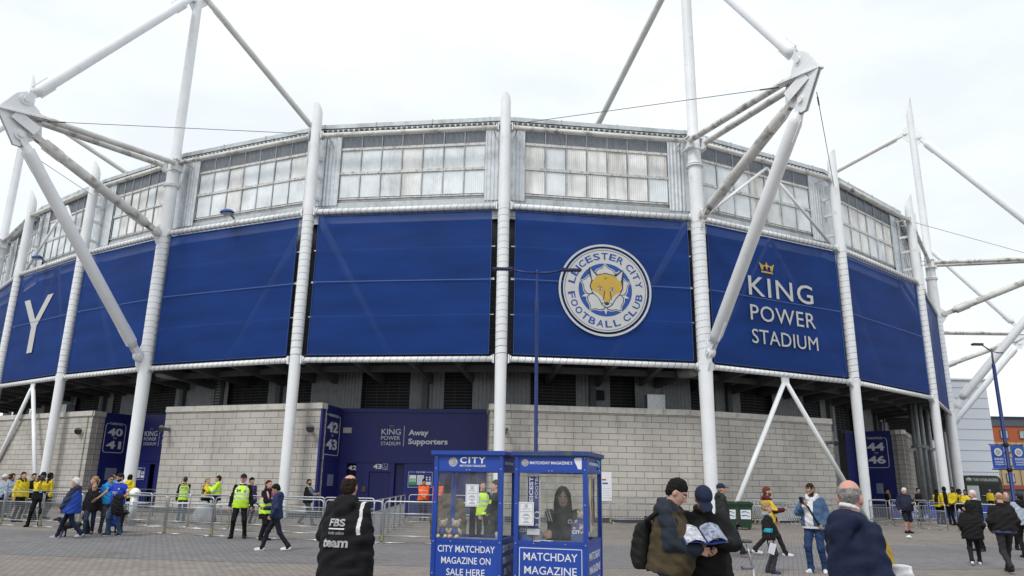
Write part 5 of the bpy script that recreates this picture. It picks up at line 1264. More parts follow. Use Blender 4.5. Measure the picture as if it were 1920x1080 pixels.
    for S, e, w, kind, sd in arm:
        hv, hf, hm = hand_geo(kind); d = (w-e)/np.linalg.norm(w-e)
        pn = v3(-sd, 0, 0) if d[2] < -.6 else v3(-sd*.5, 0, .6) if kind in ('grip',) else v3(-sd*.9, .2, -.1)
        if palm is not None and palm[0 if sd < 0 else 1] is not None: pn = T @ v3(*palm[0 if sd < 0 else 1])
        pn = pn-d*(pn @ d); pn /= np.linalg.norm(pn); sx = np.cross(pn, d)
        # thumb toward the front/up
        fl = 1. if sx @ v3(0,-1,.3) > 0 else -1.
        W = np.stack([sx*fl, pn, d], 1); join(w+hv @ W.T, hf if np.linalg.det(W) > 0 else hf[:, ::-1], 0)
    for sx in (-1, 1):
        for mi, r, y in ((2, (.0125,.0095,.0085), -.0845), (3, (.0055,.004,.0055), -.0925)):
            m_ = MB(); blob(m_, (0,0,0), r, n=5); vv = np.array(m_.v); ff = [f for f in m_.f if len(f) == 4]
            tr = [f+[f[-1]] for f in m_.f if len(f) == 3]
            join(hc+(vv*hs+v3(sx*.031,y,.002)*hs) @ A.T, np.array(ff), mi)
    build_arr(np.concatenate(Vs), np.concatenate(Fs), np.concatenate(Ms), 'body', HM, t, s)
    part = lambda nm, P, mats, k=.03, nz=0., nf=9., vx=vox, clip=None, fn=None, it=1, qu=None: _part(nm, P, mats, t, s, k, nz, nf, vx, clip, fn, it, qu)
    # ---- hair / hat
    hm = mat('hair_'+hair, HAIRC[hair], .75, var=.35, vs=40, bump=.6, bs=70, spec=.12); HP = []
    N1 = v3(0,-.62,-.78)
    HE = lambda c, r, clip: ell(hq(*c), r, A, clip=[(n_, cc-float(n_ @ (v3(*c)*hs))) for n_, cc in clip])
    sk = v3(.083,.104,.098)*hs
    if style == 'short': HP = [HE((0,.018,.042), sk, [(N1, .004*hs), (v3(0,.0,-1), .088*hs)])]
    if style == 'crop': HP = [HE((0,.016,.040), v3(.079,.100,.094)*hs, [(N1, .0), (v3(0,.0,-1), .085*hs)])]
    if style == 'bald': HP = [HE((0,.018,.035), v3(.080,.101,.094)*hs, [(N1, .0), (v3(0,0,-1), .085*hs), (v3(0,.14,.99), .078*hs)])]
    if style == 'thin': HP = [HE((0,.018,.037), v3(.081,.102,.096)*hs, [(N1, .0), (v3(0,0,-1), .085*hs), (v3(0,.18,.984), .103*hs)])]
    if style == 'thick': HP = [HE((0,.02,.045), v3(.092,.113,.105)*hs, [(N1, -.012*hs), (v3(0,.0,-1), .09*hs)])]
    if style == 'long': HP = [HE((0,.02,.040), v3(.090,.110,.105)*hs, [(N1, -.028*hs)]), ell(hq(0,.06,-.09), v3(.096,.05,.16)*hs, A)]+[cone(hq(x*.080,.0,.03), hq(x*.092,.02,-.2), .028*hs, .036*hs) for x in (-1, 1)]+[cone(hq(x*.03,-.088,.098), hq(x*.072,-.055,.02), .014*hs, .018*hs) for x in (-1, 1)]
    if style == 'bob': HP = [HE((0,.02,.035), v3(.093,.112,.108)*hs, [(N1, -.024*hs)]), ell(hq(0,.05,-.06), v3(.092,.06,.09)*hs, A)]
    if style == 'pony': HP = [HE((0,.018,.042), sk, [(N1, .004*hs)]), ell(hq(0,.125,.0), v3(.035,.035,.04)*hs, A), cone(hq(0,.13,-.0), hq(0,.12,-.16), .028, .016)]
    if style in ('short', 'thick', 'crop', 'thin'): q_ = {'thick': 1.13}.get(style, 1.); HP += [HE((0,.046,-.012), v3(.080,.068,.084)*hs*q_, [(N1, .016*hs)])]
    if HP and not hoodup: part('hair', HP, [hm], .02, .005, 38., vox*.8)
    if hat:
        kind, col = hat
        if kind == 'cap':
            part('cap', [ell(hq(0,.014,.045), v3(.092,.113,.100)*hs, A, clip=[(v3(0,-.12,-1), .028*hs)]), ell(hq(0,-.125,.040), v3(.072,.078,.009)*hs, A @ rot('x', .22))], [cloth(col)], .012, vx=vox*.8)
        else: part('beanie', [ell(hq(0,.016,.045), v3(.090,.112,.108)*hs, A, clip=[(v3(0,-.25,-1), .02)])], [cloth(col, .95)], .01, .003, 50., vox*.8)
    if glasses:
        m_ = MB()
        for x in (-1, 1): blob(m_, (0,0,0), (.024,.006,.017), n=6)
        h = len(m_.v)//2; vv = np.array(m_.v); vv[:h, 0] -= .031; vv[h:, 0] += .031; vv += v3(0,-.106,.004)
        m_.v = [tuple(p) for p in (hc+(vv*hs) @ A.T)*s]
        for x in (-1, 1): m_.tube([(hq(x*.05,-.102,.008)*s), (hq(x*.078,.01,.006)*s)], .003, 5)
        m_.build('sunglasses', BLACKRUB, t, False)
    # ---- trousers, shoes
    tm = [cloth(bottom)]
    P = [stack(pel, T, [(-.10,.165*b,.12,0), (-.02,.172*b,.128+belly*.3,-belly*.2), (.08,.165*b,.12+belly*.3,-belly*.2)], 0)]
    for hip, kn, an, sd, yaw in leg:
        q = trouser
        if shorts: P += [cone(hip, kn*.97+hip*.03, .095*q*b, .088*q)]
        else: P += [cone(hip, kn, .092*q*(.6+.4*b), .068*q), cone(kn, an+v3(0,.008,.02), .066*q, .054*q), cone(an+v3(0,.005,.02), an-v3(0,.01,.025), .056*q, .058*q)]
    part('shorts' if shorts else 'trousers', P, tm, .03, .006, 16.)
    for hip, kn, an, sd, yaw in leg:
        Rz = rot('z', R_(yaw*sd)); tip = .5*max(0, an[2]-.1)/.1*.8
        RR = Rz @ rot('x', min(.5, tip) if an[1] > .1 else -min(.35, tip*.8)); o = an-v3(0,0,.085)
        q = lambda x, y, z: an+RR @ v3(x, y, z-.085)
        part('shoe', [cone(q(0,.045,.045), q(0,-.06,.05), .040, .038), cone(q(0,-.06,.04), q(0,-.165,.033), .042, .032), cone(q(0,.03,.05), q(0,.0,.09), .042, .045), stack(an+RR @ v3(0,0,-.085), RR @ np.eye(3), [(.0,.043,.125,-.055), (.022,.044,.128,-.055)], 1, 2.6)], [cloth(shoe, .6), cloth(sole or shoe, .7)], .012, vx=max(.009, vox*.75))
    # ---- top
    lo = loose; hz = hem-.93; p_ = puff
    rows = [(hz, .178*b+lo*1.1+p_, .130+lo+belly*.5+p_, -belly*.45), (hz+.06, .180*b+lo*1.1+p_, .134+lo+belly*.7+p_, -belly*.6), (.10, .172*b+lo+p_, .130+lo*.9+belly+p_, -belly*.8), (.24, .172*b+lo*.9+p_, .126+lo*.8+belly*.7+p_, -belly*.5), (.35, .180*b+lo*.6+p_, .126+lo*.6+belly*.2+p_, -belly*.1), (.42, .168*b+lo*.35, .110+lo*.4, .0), (.465, .138*b+lo*.2, .090, .008), (.50, .102*b, .080, .012), (.545, .070, .068, .012)]
    rows = [r for i, r in enumerate(rows) if i == 0 or r[0] > rows[0][0]+.01]
    P = [stack(pel, T, rows, 0)]
    for S, e, w, kind, sd in arm:
        d = (w-e)/np.linalg.norm(w-e); q = lo*.35+p_*.7
        if sleeve == 'long': P += [cone(S, e, .062*(.7+.3*b)+q*.6, .057+q, 1), cone(e, w+d*.0, .057+q, .044+q*.7, 1)]
        elif sleeve == 'short': P += [cone(S, S*.45+e*.55, .064*(.7+.3*b), .062, 1)]
    if hood is not None: P += [ell(up(0,.085,1.455), (.135,.075,.085), T, 2), ell(up(0,.125,1.385), (.105,.05,.085), T, 2), cone(up(-.085,.02,1.475), up(.085,.02,1.475), .05, .05, 2), cone(up(-.09,.02,1.47), up(-.05,-.085,1.42), .035, .025, 2), cone(up(.09,.02,1.47), up(.05,-.085,1.42), .035, .025, 2)]
    elif collar is not None:
        for k in range(10): a0, a1 = [2*math.pi*(k+i)/10 for i in (0, 1)]; P.append(cone(up(.066*math.cos(a0), .012+.062*math.sin(a0), 1.485), up(.066*math.cos(a1), .012+.062*math.sin(a1), 1.485), .019, .019, 2))
    if hoodup: P += [ell(hq(0,.022,.02), v3(.112,.130,.148), A, 2), cone(hq(0,.05,-.09), neck0-v3(0,0,.03), .085, .10, 2), ell(hq(0,-.11,-.01), (.070,.075,.105), A, neg=True)]
    mats = [cloth(top), cloth(topmats[0] if topmats else top), cloth(hood if isinstance(hood, tuple) else collar if isinstance(collar, tuple) else top)]+[cloth(c) for c in topmats[1:]]
    nz_amp = .0095 if vox < .015 else .010
    o = part('jacket' if sleeve == 'long' else 'shirt' if sleeve == 'short' else 'waistcoat', P, mats, .035, nz_amp, 13., vx=vox, fn=topfn, it=1, qu=quilt)
    if shirt is not None:
        P2 = [stack(pel, T, [(hz-.05, .172*b+lo*.9, .126+lo*.8+belly*.5, -belly*.45), (hz+.05, .172*b+lo*.9, .126+lo*.8+belly*.5, -belly*.45)], 0)]
        part('shirt_hem', P2, [cloth(shirt)], .02)
    if vest is not None:
        VC = [mat('hi_vis_'+vest, {'lime': (.50,.80,.03), 'orange': (.85,.13,.03)}[vest], .6, var=.08, bump=.2, bs=20), mat('reflective_tape', (.42,.44,.45), .35, var=.05), cloth((.55,.03,.16))]
        r2 = [(z, w*1.0+.014, d+.014, y) for z, w, d, y in rows[:-1]]; r2[0] = (max(hz-.04, -.16),)+r2[0][1:]
        def vf(c):
            z = c[:,2]/s; x = np.abs(c[:,0])/s; k = np.zeros(len(z), int)
            k[(np.abs(z-1.08) < .03) | (np.abs(z-.94-.26) < .028)] = 1; k[(np.abs(x-.115) < .024) & (z > 1.2)] = 1
            return k
        P3 = [stack(pel, T, r2, 0)]
        part('hi_vis_vest', P3, VC, .02, .005, 13., fn=vf, clip=None)
    if scarf is not None:
        P4 = []
        for k in range(12): a0, a1 = [2*math.pi*(k+i)/12 for i in (0, 1)]; P4.append(cone(up(.088*math.cos(a0), .0+.082*math.sin(a0), 1.475), up(.088*math.cos(a1), .0+.082*math.sin(a1), 1.475), .036, .036))
        part('scarf', P4+[cone(up(-.04,-.12,1.45), up(-.05,-.15,1.2), .04, .035)], [cloth(scarf, .95)], .02, .006, 30.)
    t['_arm'] = [float(x)*s for a in arm for x in a[2]]; t['_top'] = o.name; t['_s'] = s
    return t
def _part(nm, P, mats, t, s, k, nz, nf, vx, clip, fn, it, qu=None):
    V, F, M = sdf_mesh(P, vx, k, nz, nf, clip, qu)
    V = relax(V, F, it)
    if fn is not None: m2 = fn(V[F].mean(1)*s); M = np.where(m2 >= 0, m2, M)
    M = np.minimum(M, len(mats)-1); return build_arr(V, F, M, nm, mats, t, s)
def wrist(t, k):
    a = list(t['_arm'])[3*k:3*k+3]; L_ = t['_loc']; c, s = math.cos(t['_rz']), math.sin(t['_rz'])
    return Vector((L_[0]+a[0]*c-a[1]*s, L_[1]+a[0]*s+a[1]*c, L_[2]+a[2]))
from mathutils.bvhtree import BVHTree
def print_on(t, txts, back, mt, name='lettering'):
    """lettering wrapped on the cloth: (text, x, z, width, height, bold) in the person's own frame"""
    o = bpy.data.objects[t['_top']]; me = o.data
    bv = BVHTree.FromPolygons([v.co.copy() for v in me.vertices], [tuple(p.vertices) for p in me.polygons])
    m = MB(); ux = Vector((-1,0,0)) if back else Vector((1,0,0))
    for txt, x, z, w, h, bold in txts:
        if txt == '_': m.sheet([[(x-w/2+w*k/8, 0, z+h*j) for k in range(9)] for j in (0, 1)])
        elif txt == 'o': disc(m, w/2, (x, 0, z), (1,0,0), UP, .45, 1., 0, 0, 20)
        else: m.text(txt, (x, 0, z), ux, UP, w, h, 0, .0, bold, 'C')
    y0, dy = (1., Vector((0,-1,0))) if back else (-1., Vector((0,1,0)))
    nv = []
    for v in m.v:
        hit = bv.ray_cast(Vector((v[0], y0, v[2])), dy)[0]
        nv.append((v[0], (hit.y if hit else 0)-dy.y*.011, v[2]))
    m.v = nv
    return m.build(name, mt, t, False)
HVT = mat('print_black', (.02,.02,.02), .7); PW = mat('print_white', (.66,.67,.70), .6, var=.03)
# ---------------------------------------------------------------- the people
BLK = (.008,.008,.0095); NVY = (.008,.012,.034); JEAN = (.035,.07,.15); DJEAN = (.018,.03,.065); WHT = (.62,.62,.64); YEL = (.62,.47,.025); LIME = (.45,.72,.04); ORG = (.80,.13,.03); KHAKI = (.075,.058,.032)
def steward_fn(split=1.18, side=.135):
    def f(c):
        k = np.full(len(c), -1); z, x, y = c[:,2], np.abs(c[:,0]), c[:,1]
        k[(z < split) & (x < .33)] = 3; k[(x > side) & (x < .2) & (y > -.06)] = 3
        k[(np.abs(z-split-.02) < .012)] = 4
        return k
    return f
def back_fn(c):
    k = np.full(len(c), -1); x = np.abs(c[:,0]); k[(x < .10) & (c[:,1] > 0) & (c[:,2] > .95)] = 3; return k
# in front of us: man in the long padded coat, seen from behind
def coat_fn(c):
    k = np.full(len(c), -1); z = c[:,2]
    for q in (.90, 1.06, 1.22): k[np.abs(z-q) < .006] = 3
    k[(np.abs(c[:,0]-(-.215-.05*(1.4-z))) < .016) & (z > 1.15) & (z < 1.5)] = 4
    return k
t = person('heavy man from behind in long black padded coat printed FBS and team in white', (-1.71,8.2,0), 158, 1.76, 'pink', 'dark', 'thin', top=BLK, bottom=BLK, shoe=BLK, arms=('down', ((.17,-.26,1.08), 'relaxed')), legs='relax', build=1.12, belly=.03, hem=.70, loose=.075, puff=.012, hood=True, topfn=coat_fn, topmats=(BLK, (.006,.006,.007), WHT), vox=.011, head=(10,4), quilt=(.007,.165), group=None)
print_on(t, [('FBS', -.01, 1.235, .19, .075, .03), ('_', -.01, 1.205, .19, .012, 0), ('trade online', -.01, 1.155, .19, .034, .0), ('team', -.01, 1.03, .29, .085, .035)], True, PW)
# the two readers
t1 = person('man in khaki gilet and dark blue sleeves with a black backpack reading a booklet', (1.62,7.9,0), 62, 1.79, 'pale', 'black', 'short', top=(.058,.045,.025), bottom=JEAN, shoe=BLK, arms=(((.08,-.30,1.10),'thumb'), ((.10,-.34,1.09),'grip')), legs='relax', lean=.12, build=1.12, belly=.05, hem=.84, loose=.045, puff=.012, hood=(.022,.028,.040), topmats=((.020,.026,.038),), vox=.011, head=(8,28), group=None, quilt=(.008,.115), topfn=lambda c: np.where((c[:,2] > 1.2) & (c[:,2] < 1.45) & (np.abs(c[:,0]) < .215) & (c[:,1] > -.22), 0, -1))
t2 = person('man in navy cap and black fleece leaning on crutches while reading the booklet', (2.06,8.15,0), -12, 1.74, 'tan', 'grey', 'crop', top=(.010,.010,.011), bottom=JEAN, shoe=BLK, arms=(((.10,-.32,1.22),'grip'), ((.14,-.34,1.24),'grip')), legs='relax', lean=.20, build=1.2, belly=.04, hem=.82, loose=.05, collar=True, hat=('cap', (.014,.02,.045)), vox=.011, head=(8,40), group=None)
# backpack on the first reader
bl = local((1.62,7.9,0), R_(62), (-.03,.19,1.14))
t = thing('backpack', 'black backpack worn by the man in the khaki gilet', 'backpack', bl, R_(62))
V, F, M = sdf_mesh([stack((0,.05,0), rot('x', .05), [(-.26,.13,.075,0), (-.2,.15,.095,.01), (0,.155,.10,.01), (.14,.14,.08,0), (.2,.10,.05,-.02)], 0, 2.6), ell((0,.125,-.11), (.11,.045,.10)), cone((-.03,.02,.24), (.03,.02,.24), .015, .015)], .012, .03, .006, 18.)
build_arr(relax(V, F), F, M, 'bag_body', [cloth((.012,.012,.013))], t, 1)
for x in (-.13, .13):
    m = MB(); m.tube([(x,-.02,.20), (x*1.05,-.16,.30), (x*1.1,-.33,.22), (x*1.2,-.36,.02), (x*1.25,-.22,-.20), (x,-.02,-.26)], [.025,.03,.03,.025,.018,.018], 8); m.build('shoulder_strap', cloth((.012,.012,.013)), t, False)
# booklet between them
bk = (wrist(t1, 1)+wrist(t2, 0))/2
t = thing('booklet', 'open glossy programme held between the two reading men', 'booklet', (1.93, 7.70, 1.175), R_(8))
COV = mat('page_print', (.20,.22,.30), .3, var=.8, vs=26); PG = mat('page_white', (.44,.45,.50), .35, var=.5, vs=26)
for s_, mt in ((-1, PG), (1, COV)):
    g = [[(s_*(.012+.2*k/8), -.11+.22*j, .035*math.sin(math.pi*k/8)+.02*k/8*s_-.10*j*0+(.12*j)) for k in range(9)] for j in (0, 1)]
    m = MB(); m.sheet(g); g2 = [[(x, y-.004, z-.012) for x, y, z in r] for r in g]; m.sheet(g2)
    m.sheet([[g[0][k] for k in range(9)], [g2[0][k] for k in range(9)]]); m.build('page_block', mt, t, False)
m = MB(); m.sheet([[(-.22+.055*k, -.118+.22*j, -.02+.12*j+.01*math.sin(k)) for k in range(9)] for j in (0, 1)]); m.build('cover', mat('cover_navy', (.02,.035,.14), .35), t, False)
def crutch(foot, top, cuff, label):
    t = thing('crutch', label, 'crutch', foot, 0, 'grey elbow crutches of the capped man')
    f, a, c = Vector(foot), Vector(top), Vector(cuff); T_ = lambda p: tuple(p-f)
    m = MB(); m.tube([T_(f), T_(f.lerp(a, .5)), T_(a)], [.011,.012,.014], 10); m.tube([T_(a), T_(c)], .012, 8); m.build('shaft', mat('crutch_grey', (.36,.38,.40), .35, metal=.4), t, False)
    m = MB(); d = Vector((-.12,-.03,.0)); m.tube([T_(a), T_(a+d)], .017, 10); m.tube([T_(f.lerp(a, .62)+Vector((0,0,-.03))), T_(f.lerp(a, .62)+Vector((0,0,.05)))], .02, 10); m.build('handle', mat('crutch_plastic', (.18,.19,.21), .6), t, False)
    m = MB(); m.tube([T_(c+Vector((.055*math.cos(q), .055*math.sin(q), 0))) for q in [R_(40+28*k) for k in range(11)]], .016, 7); m.build('cuff', mat('crutch_cuff', (.07,.075,.08), .6), t, False)
    m = MB(); m.tube([T_(f), T_(f+Vector((0,0,.05)))], .02, 10); m.build('ferrule', BLACKRUB, t, False)
crutch((2.56,7.95,0), (2.50,7.98,.90), (2.47,8.05,1.15), 'grey elbow crutch on the forearm at the outer side of the capped man')
crutch((1.88,8.35,0), (1.87,8.3,.90), (1.85,8.32,1.14), 'grey elbow crutch seen in the gap between the two reading men')
# bald man in the navy jacket close to us
t = person('bald elderly man close by in a hooded navy jacket, seen from behind at an angle', (2.50,5.6,0), 112, 1.80, 'pink', 'grey', 'bald', top=(.010,.016,.042), bottom=NVY, shoe=BLK, arms=('down', 'down_fwd'), legs='walk', build=.98, belly=.02, hem=.78, loose=.03, hood=True, vox=.010, head=(34,5), group=None)
V, F, M = sdf_mesh([cone((.05*math.cos(a), .015+.055*math.sin(a), 1.52+.02*math.sin(a)), (.05*math.cos(a+.6), .015+.055*math.sin(a+.6), 1.52+.02*math.sin(a+.6)), .013, .013) for a in [.6*k for k in range(11)]], .009, .02); build_arr(V, F, M, 'shirt_collar', [cloth(WHT)], t, 1.80/1.75)
bl = local((2.50,5.6,0), R_(112), (-.14,-.225,.94)); t = thing('tote_bag', 'white tote bag with a yellow strap hanging in front of the bald man', 'bag', bl, R_(112))
V, F, M = sdf_mesh([stack((0,0,0), np.eye(3), [(-.26,.14,.05,0), (-.2,.16,.07,0), (.1,.15,.06,0), (.24,.12,.03,0)], 0, 2.8)], .012, .03, .008, 16.); build_arr(V, F, M, 'bag_body', [cloth((.58,.59,.62))], t, 1)
m = MB(); m.sheet([[(x, y, z), (x+.03, y+.012, z)] for x, y, z in ((.02,-.02,.18), (.04,-.02,.32), (.08,.02,.46))]); m.build('strap', cloth((.55,.36,.04)), t, False)
# the seller in the right kiosk and people beyond the left kiosk
p = local(k2l, k2r, (.05,.50,0))
def seller_fn(c):
    k = np.full(len(c), -1); z = c[:,2]; u = (c[:,0]+.20)*.9+(z-1.30)*.35
    for q in (-.02, .012, .044): k[(np.abs(u-q) < .008) & (z > 1.24) & (z < 1.45) & (c[:,1] < .05)] = 3
    return k
t = person('woman with long dark hair in a black tracksuit top selling inside the right kiosk', p, -8, 1.66, 'pale', 'dark', 'long', top=(.012,.013,.017), bottom=NVY, shoe=BLK, arms=('cross', 'cross'), build=1.08, belly=.03, hem=.88, loose=.03, collar=True, vox=.011, topfn=seller_fn, topmats=((.012,.013,.017), WHT), head=(6,8), group=None)
m = print_on(t, [('o', .10, 1.24, .06, 0, 0)], False, mat('badge_grey', (.25,.27,.32), .6), 'badge')
person('man in olive jacket with shaved head seen from behind through the left kiosk window', (-.98,12.6,0), 172, 1.72, 'tan', 'dark', 'crop', top=(.105,.085,.06), bottom=DJEAN, shoe=BLK, build=1.12, hem=.80, loose=.05, hood=True, vox=.013)
t = person('man in black with lime patches seen through the left kiosk window', (-.30,17.5,0), -80, 1.76, 'pale', 'dark', 'short', top=BLK, bottom=BLK, arms=('clasp', 'clasp'), build=1.1, vox=.016, topmats=(BLK, LIME), loose=.02, topfn=lambda c: np.where((np.abs(c[:,2]-1.27) < .045) & (np.abs(c[:,0]) < .14), 3, np.where((np.abs(c[:,2]-1.02) < .03) & (np.abs(c[:,0]) < .12), 3, -1)))
person('steward in lime vest seen through the left kiosk window, behind its price list', (-.72,21.0,0), 20, 1.74, 'pale', 'brown', 'short', top=BLK, bottom=BLK, vest='lime', vox=.017)
# left group
person('steward numbered 24 in lime vest and black cap facing us by the barriers', (-7.88,22.63,0), 12, 1.83, 'pink', 'grey', 'crop', top=BLK, bottom=BLK, shoe=BLK, arms=(((.30,-.04,.86),'relaxed'), ((.30,-.04,.86),'relaxed')), legs='wide', build=1.12, belly=.03, collar=WHT, hat=('cap', (.012,.012,.013)), vest='lime', vox=.014, beard=None)
PS = bpy.data.objects['person.006'] if 'person.006' in bpy.data.objects else None
t = [o for o in bpy.data.objects if o.get('label', '').startswith('steward numbered 24')][0]
v_ = [c for c in t.children if c.name.startswith('hi_vis')][0]; t['_top'] = v_.name
print_on(t, [('24', -.085, 1.32, .12, .075, .03), ('o', .09, 1.33, .05, 0, 0)], False, HVT)
t = person('woman in lime vest with pink shoulders, talking to the boy', (-6.95,22.1,0), 62, 1.66, 'pale', 'auburn', 'bob', top=BLK, bottom=BLK, shoe=BLK, arms=('phone', 'down_fwd'), hem=.62, loose=.03, build=1.05, vest='lime', scarf=(.012,.011,.012), vox=.014, legs='stand', trouser=1.15, head=(0,4))
v_ = [c for c in t.children if c.name.startswith('hi_vis')][0]
for pl_ in v_.data.polygons:
    c_ = pl_.center
    if c_.z > 1.17 and pl_.material_index == 0: pl_.material_index = 2
tb = person('boy in navy hooded top and white trainers walking left while looking at a phone', (-5.72,19.04,0), -86, 1.62, 'tan', 'black', 'thick', top=(.02,.032,.085), bottom=(.012,.014,.022), shoe=WHT, arms=(((.06,-.34,1.12),'grip'), ((.22,-.1,.92),'fist')), legs=((.06,-.34,.0,0), (.06,.36,.03,0)), hem=.86, loose=.025, hood=True, vox=.013, head=(10,28), build=.95, lean=.06)
def phone(w, rz, label, tilt=.6):
    t = thing('phone', label, 'phone', tuple(w), rz, 'mobile phones in people\'s hands'); t.rotation_euler = (tilt, 0, rz)
    m = MB(); m.box((0,0,.06), (.075,.009,.15)); m.build('case', BLACKRUB, t, False)
    m = MB(); m.box((0,.006,.06), (.066,.003,.135)); m.build('screen', mat('phone_screen', (.03,.035,.05), .1), t, False)
phone(wrist(tb, 0)+Vector((-.10,-.02,.04)), R_(90), 'black phone in the hand of the walking boy', -.9)
def blue_coat(c):
    k = np.full(len(c), -1); x = c[:,0]; k[(c[:,1] < -.02) & (np.abs(x) < .20)] = 3; k[c[:,2] > 1.36] = 3; return k
person('white haired walker in a roomy blue and navy coat with a small dog', (-12.3,21.72,0), -82, 1.68, 'pink', 'white', 'thick', top=(.02,.06,.32), bottom=NVY, shoe=(.30,.31,.34), arms=('down', 'down_fwd'), legs=((.07,-.34,0,0), (.07,.36,.06,0)), build=1.12, belly=.05, hem=.74, loose=.08, hood=(.03,.035,.07), topmats=((.035,.035,.06), (.035,.035,.06)), vox=.014, topfn=None, head=(0,12))
person('blond woman in a black coat half hidden behind the white haired walker', (-12.75,23.5,0), -70, 1.70, 'pale', 'blond', 'pony', top=BLK, bottom=BLK, hem=.75, loose=.04, vox=.015, collar=True)
person('short fair haired person in sunglasses and black, behind the white haired walker', (-12.4,22.9,0), 22, 1.52, 'pink', 'blond', 'short', top=BLK, bottom=DJEAN, glasses=True, vox=.014, legs='walk', hem=.82, loose=.02, collar=(.03,.03,.03))
tf = person('man in blue football shirt printed FBS, one bare arm stretched out', (-11.66,22.91,0), -14, 1.80, 'tan', 'dark', 'short', top=(.02,.045,.36), bottom=JEAN, shoe=BLK, sole=WHT, arms=(((.52,-.22,1.02),'flat'), ((.25,-.22,1.05),'fist')), legs='wide', sleeve='short', collar=WHT, hem=.88, loose=.03, vox=.013, topmats=((.02,.045,.36), WHT), head=(-14,14), beard=True,
    topfn=lambda c: np.where((np.abs(c[:,0]) > .295) & (c[:,2] > 1.1), 3, -1))
print_on(tf, [('FBS', .0, 1.20, .17, .07, .03), ('trade online', .0, 1.155, .17, .025, 0), ('o', .10, 1.34, .05, 0, 0)], False, PW)
w_ = wrist(tf, 1); t = thing('draped_coat', 'black coat draped over the arm of the man in the blue football shirt', 'coat', tuple(w_), R_(-14))
V, F, M = sdf_mesh([ell((-.02,-.03,.03), (.17,.10,.08)), ell((-.02,-.06,-.18), (.19,.09,.26)), ell((.05,-.02,-.32), (.15,.08,.20)), ell((-.10,-.05,-.25), (.09,.07,.22))], .015, .05, .014, 15.); build_arr(V, F, M, 'cloth', [cloth(BLK)], t, 1)
person('man in bright turquoise jacket and sunglasses beside the blue football shirt', (-12.46,23.9,0), 40, 1.74, 'tan', 'dark', 'short', top=(.02,.24,.55), bottom=(.05,.05,.055), shoe=BLK, glasses=True, hood=True, loose=.03, vox=.014, build=1.05, legs='relax')
t = thing('carrier_bag', 'blue carrier bag hanging beside the man in turquoise', 'bag', local((-12.46,23.9,0), R_(40), (.29,-.05,.42)), R_(40))
V, F, M = sdf_mesh([stack((0,0,0), np.eye(3), [(-.22,.12,.06,0), (-.15,.15,.09,0), (.1,.13,.07,0), (.24,.06,.03,0), (.34,.02,.02,0)], 0, 2.6)], .015, .03, .012, 17.); build_arr(V, F, M, 'bag_body', [cloth((.02,.04,.28))], t, 1)
def dog(loc, face, label, s=1.):
    t = thing('dog', label, 'dog', loc, R_(face), 'black dogs')
    P = [stack((0,0,.47), np.stack([v3(1,0,0), v3(0,0,1), v3(0,-1,0)], 1), [(-.32,.085,.10,0), (-.2,.105,.115,.0), (.0,.105,.12,-.02), (.2,.125,.155,-.03), (.30,.11,.14,-.0), (.36,.07,.08,.03)], 0, 2.),
         cone((0,-.30,.52), (0,-.44,.66), .085, .07), ell((0,-.48,.70), (.068,.085,.068)), cone((0,-.52,.685), (0,-.64,.66), .048, .034), cone((-.06,-.46,.74), (-.085,-.47,.63), .022, .03), cone((.06,-.46,.74), (.085,-.47,.63), .022, .03), cone((0,.33,.52), (0,.46,.42), .03, .022), cone((0,.46,.42), (0,.58,.46), .022, .012)]
    for x, f in ((-.085,.06), (.085,-.05)):
        P += [cone((x,-.24,.42), (x,-.22+f*.5,.24), .06, .035), cone((x,-.22+f*.5,.24), (x,-.24+f,.04), .034, .026), cone((x,-.24+f,.03), (x,-.29+f,.025), .03, .026),
              cone((x,.26,.45), (x,.20-f*.4,.30), .085, .05), cone((x,.20-f*.4,.30), (x,.33-f,.17), .045, .03), cone((x,.33-f,.17), (x,.29-f,.04), .028, .024), cone((x,.29-f,.03), (x,.24-f,.025), .03, .025)]
    V, F, M = sdf_mesh(P, .014, .04, .006, 30.); build_arr(V, F, M, 'body', [mat('dog_fur_black', (.012,.011,.011), .65, var=.3, vs=20, bump=.7, bs=60)], t, s)
    m = MB(); m.tube([(.075*s*math.cos(R_(30*k)), (-.38+.03*math.sin(R_(30*k)))*s, (.60+.07*math.sin(R_(30*k)))*s) for k in range(12)], .012, 6, closed=True); m.build('collar', mat('collar_brown', (.20,.07,.03), .7), t, False)
    for x in (-1, 1): m = MB(); blob(m, (x*.035*s, -.545*s, .72*s), (.009,.009,.009), n=5); m.build('eye', BLACKRUB, t, False)
    return t
dog((-12.35,24.3,0), 62, 'larger black dog with a curled tail, standing by the man in turquoise', .92); dog((-12.55,22.25,0), -75, 'small black dog walking behind the legs of the white haired walker', .72)
# yellow jacket stewards and others along the left barriers
YS = dict(top=YEL, topmats=(YEL, BLK, (.45,.46,.46)), bottom=BLK, shoe=BLK, loose=.035, hem=.86)
t = person('steward in yellow and black jacket, hand at chin, in front of the barriers', (-16.05,26.27,0), 24, 1.80, 'dark', 'black', 'short', arms=('chin', 'behind'), legs=((.22,.02,0,20), (.12,-.02,0,30)), hat=('beanie', BLK), vox=.014, topfn=steward_fn(1.17), build=1.08, collar=BLK, **YS)
print_on(t, [('_', .02, 1.12, .08, .06, 0)], False, mat('card_blue', (.10,.28,.62), .5), 'pass_card')
BG = dict(vox=.017, group='people behind the left barriers')
def at_px(x, y, D): return ((x-960)/1381*D*1.035, D, 0)
def crowd(lab, px, D, face, H=1.75, **k): return person(lab, (px, D, 0), face, H, **{**BG, **k})
crowd('man in yellow and dark grey jacket looking right behind the far left barriers', -18.4, 28.9, 68, 1.82, skin='pink', hair='dark', topfn=back_fn, hood=BLK, **YS)
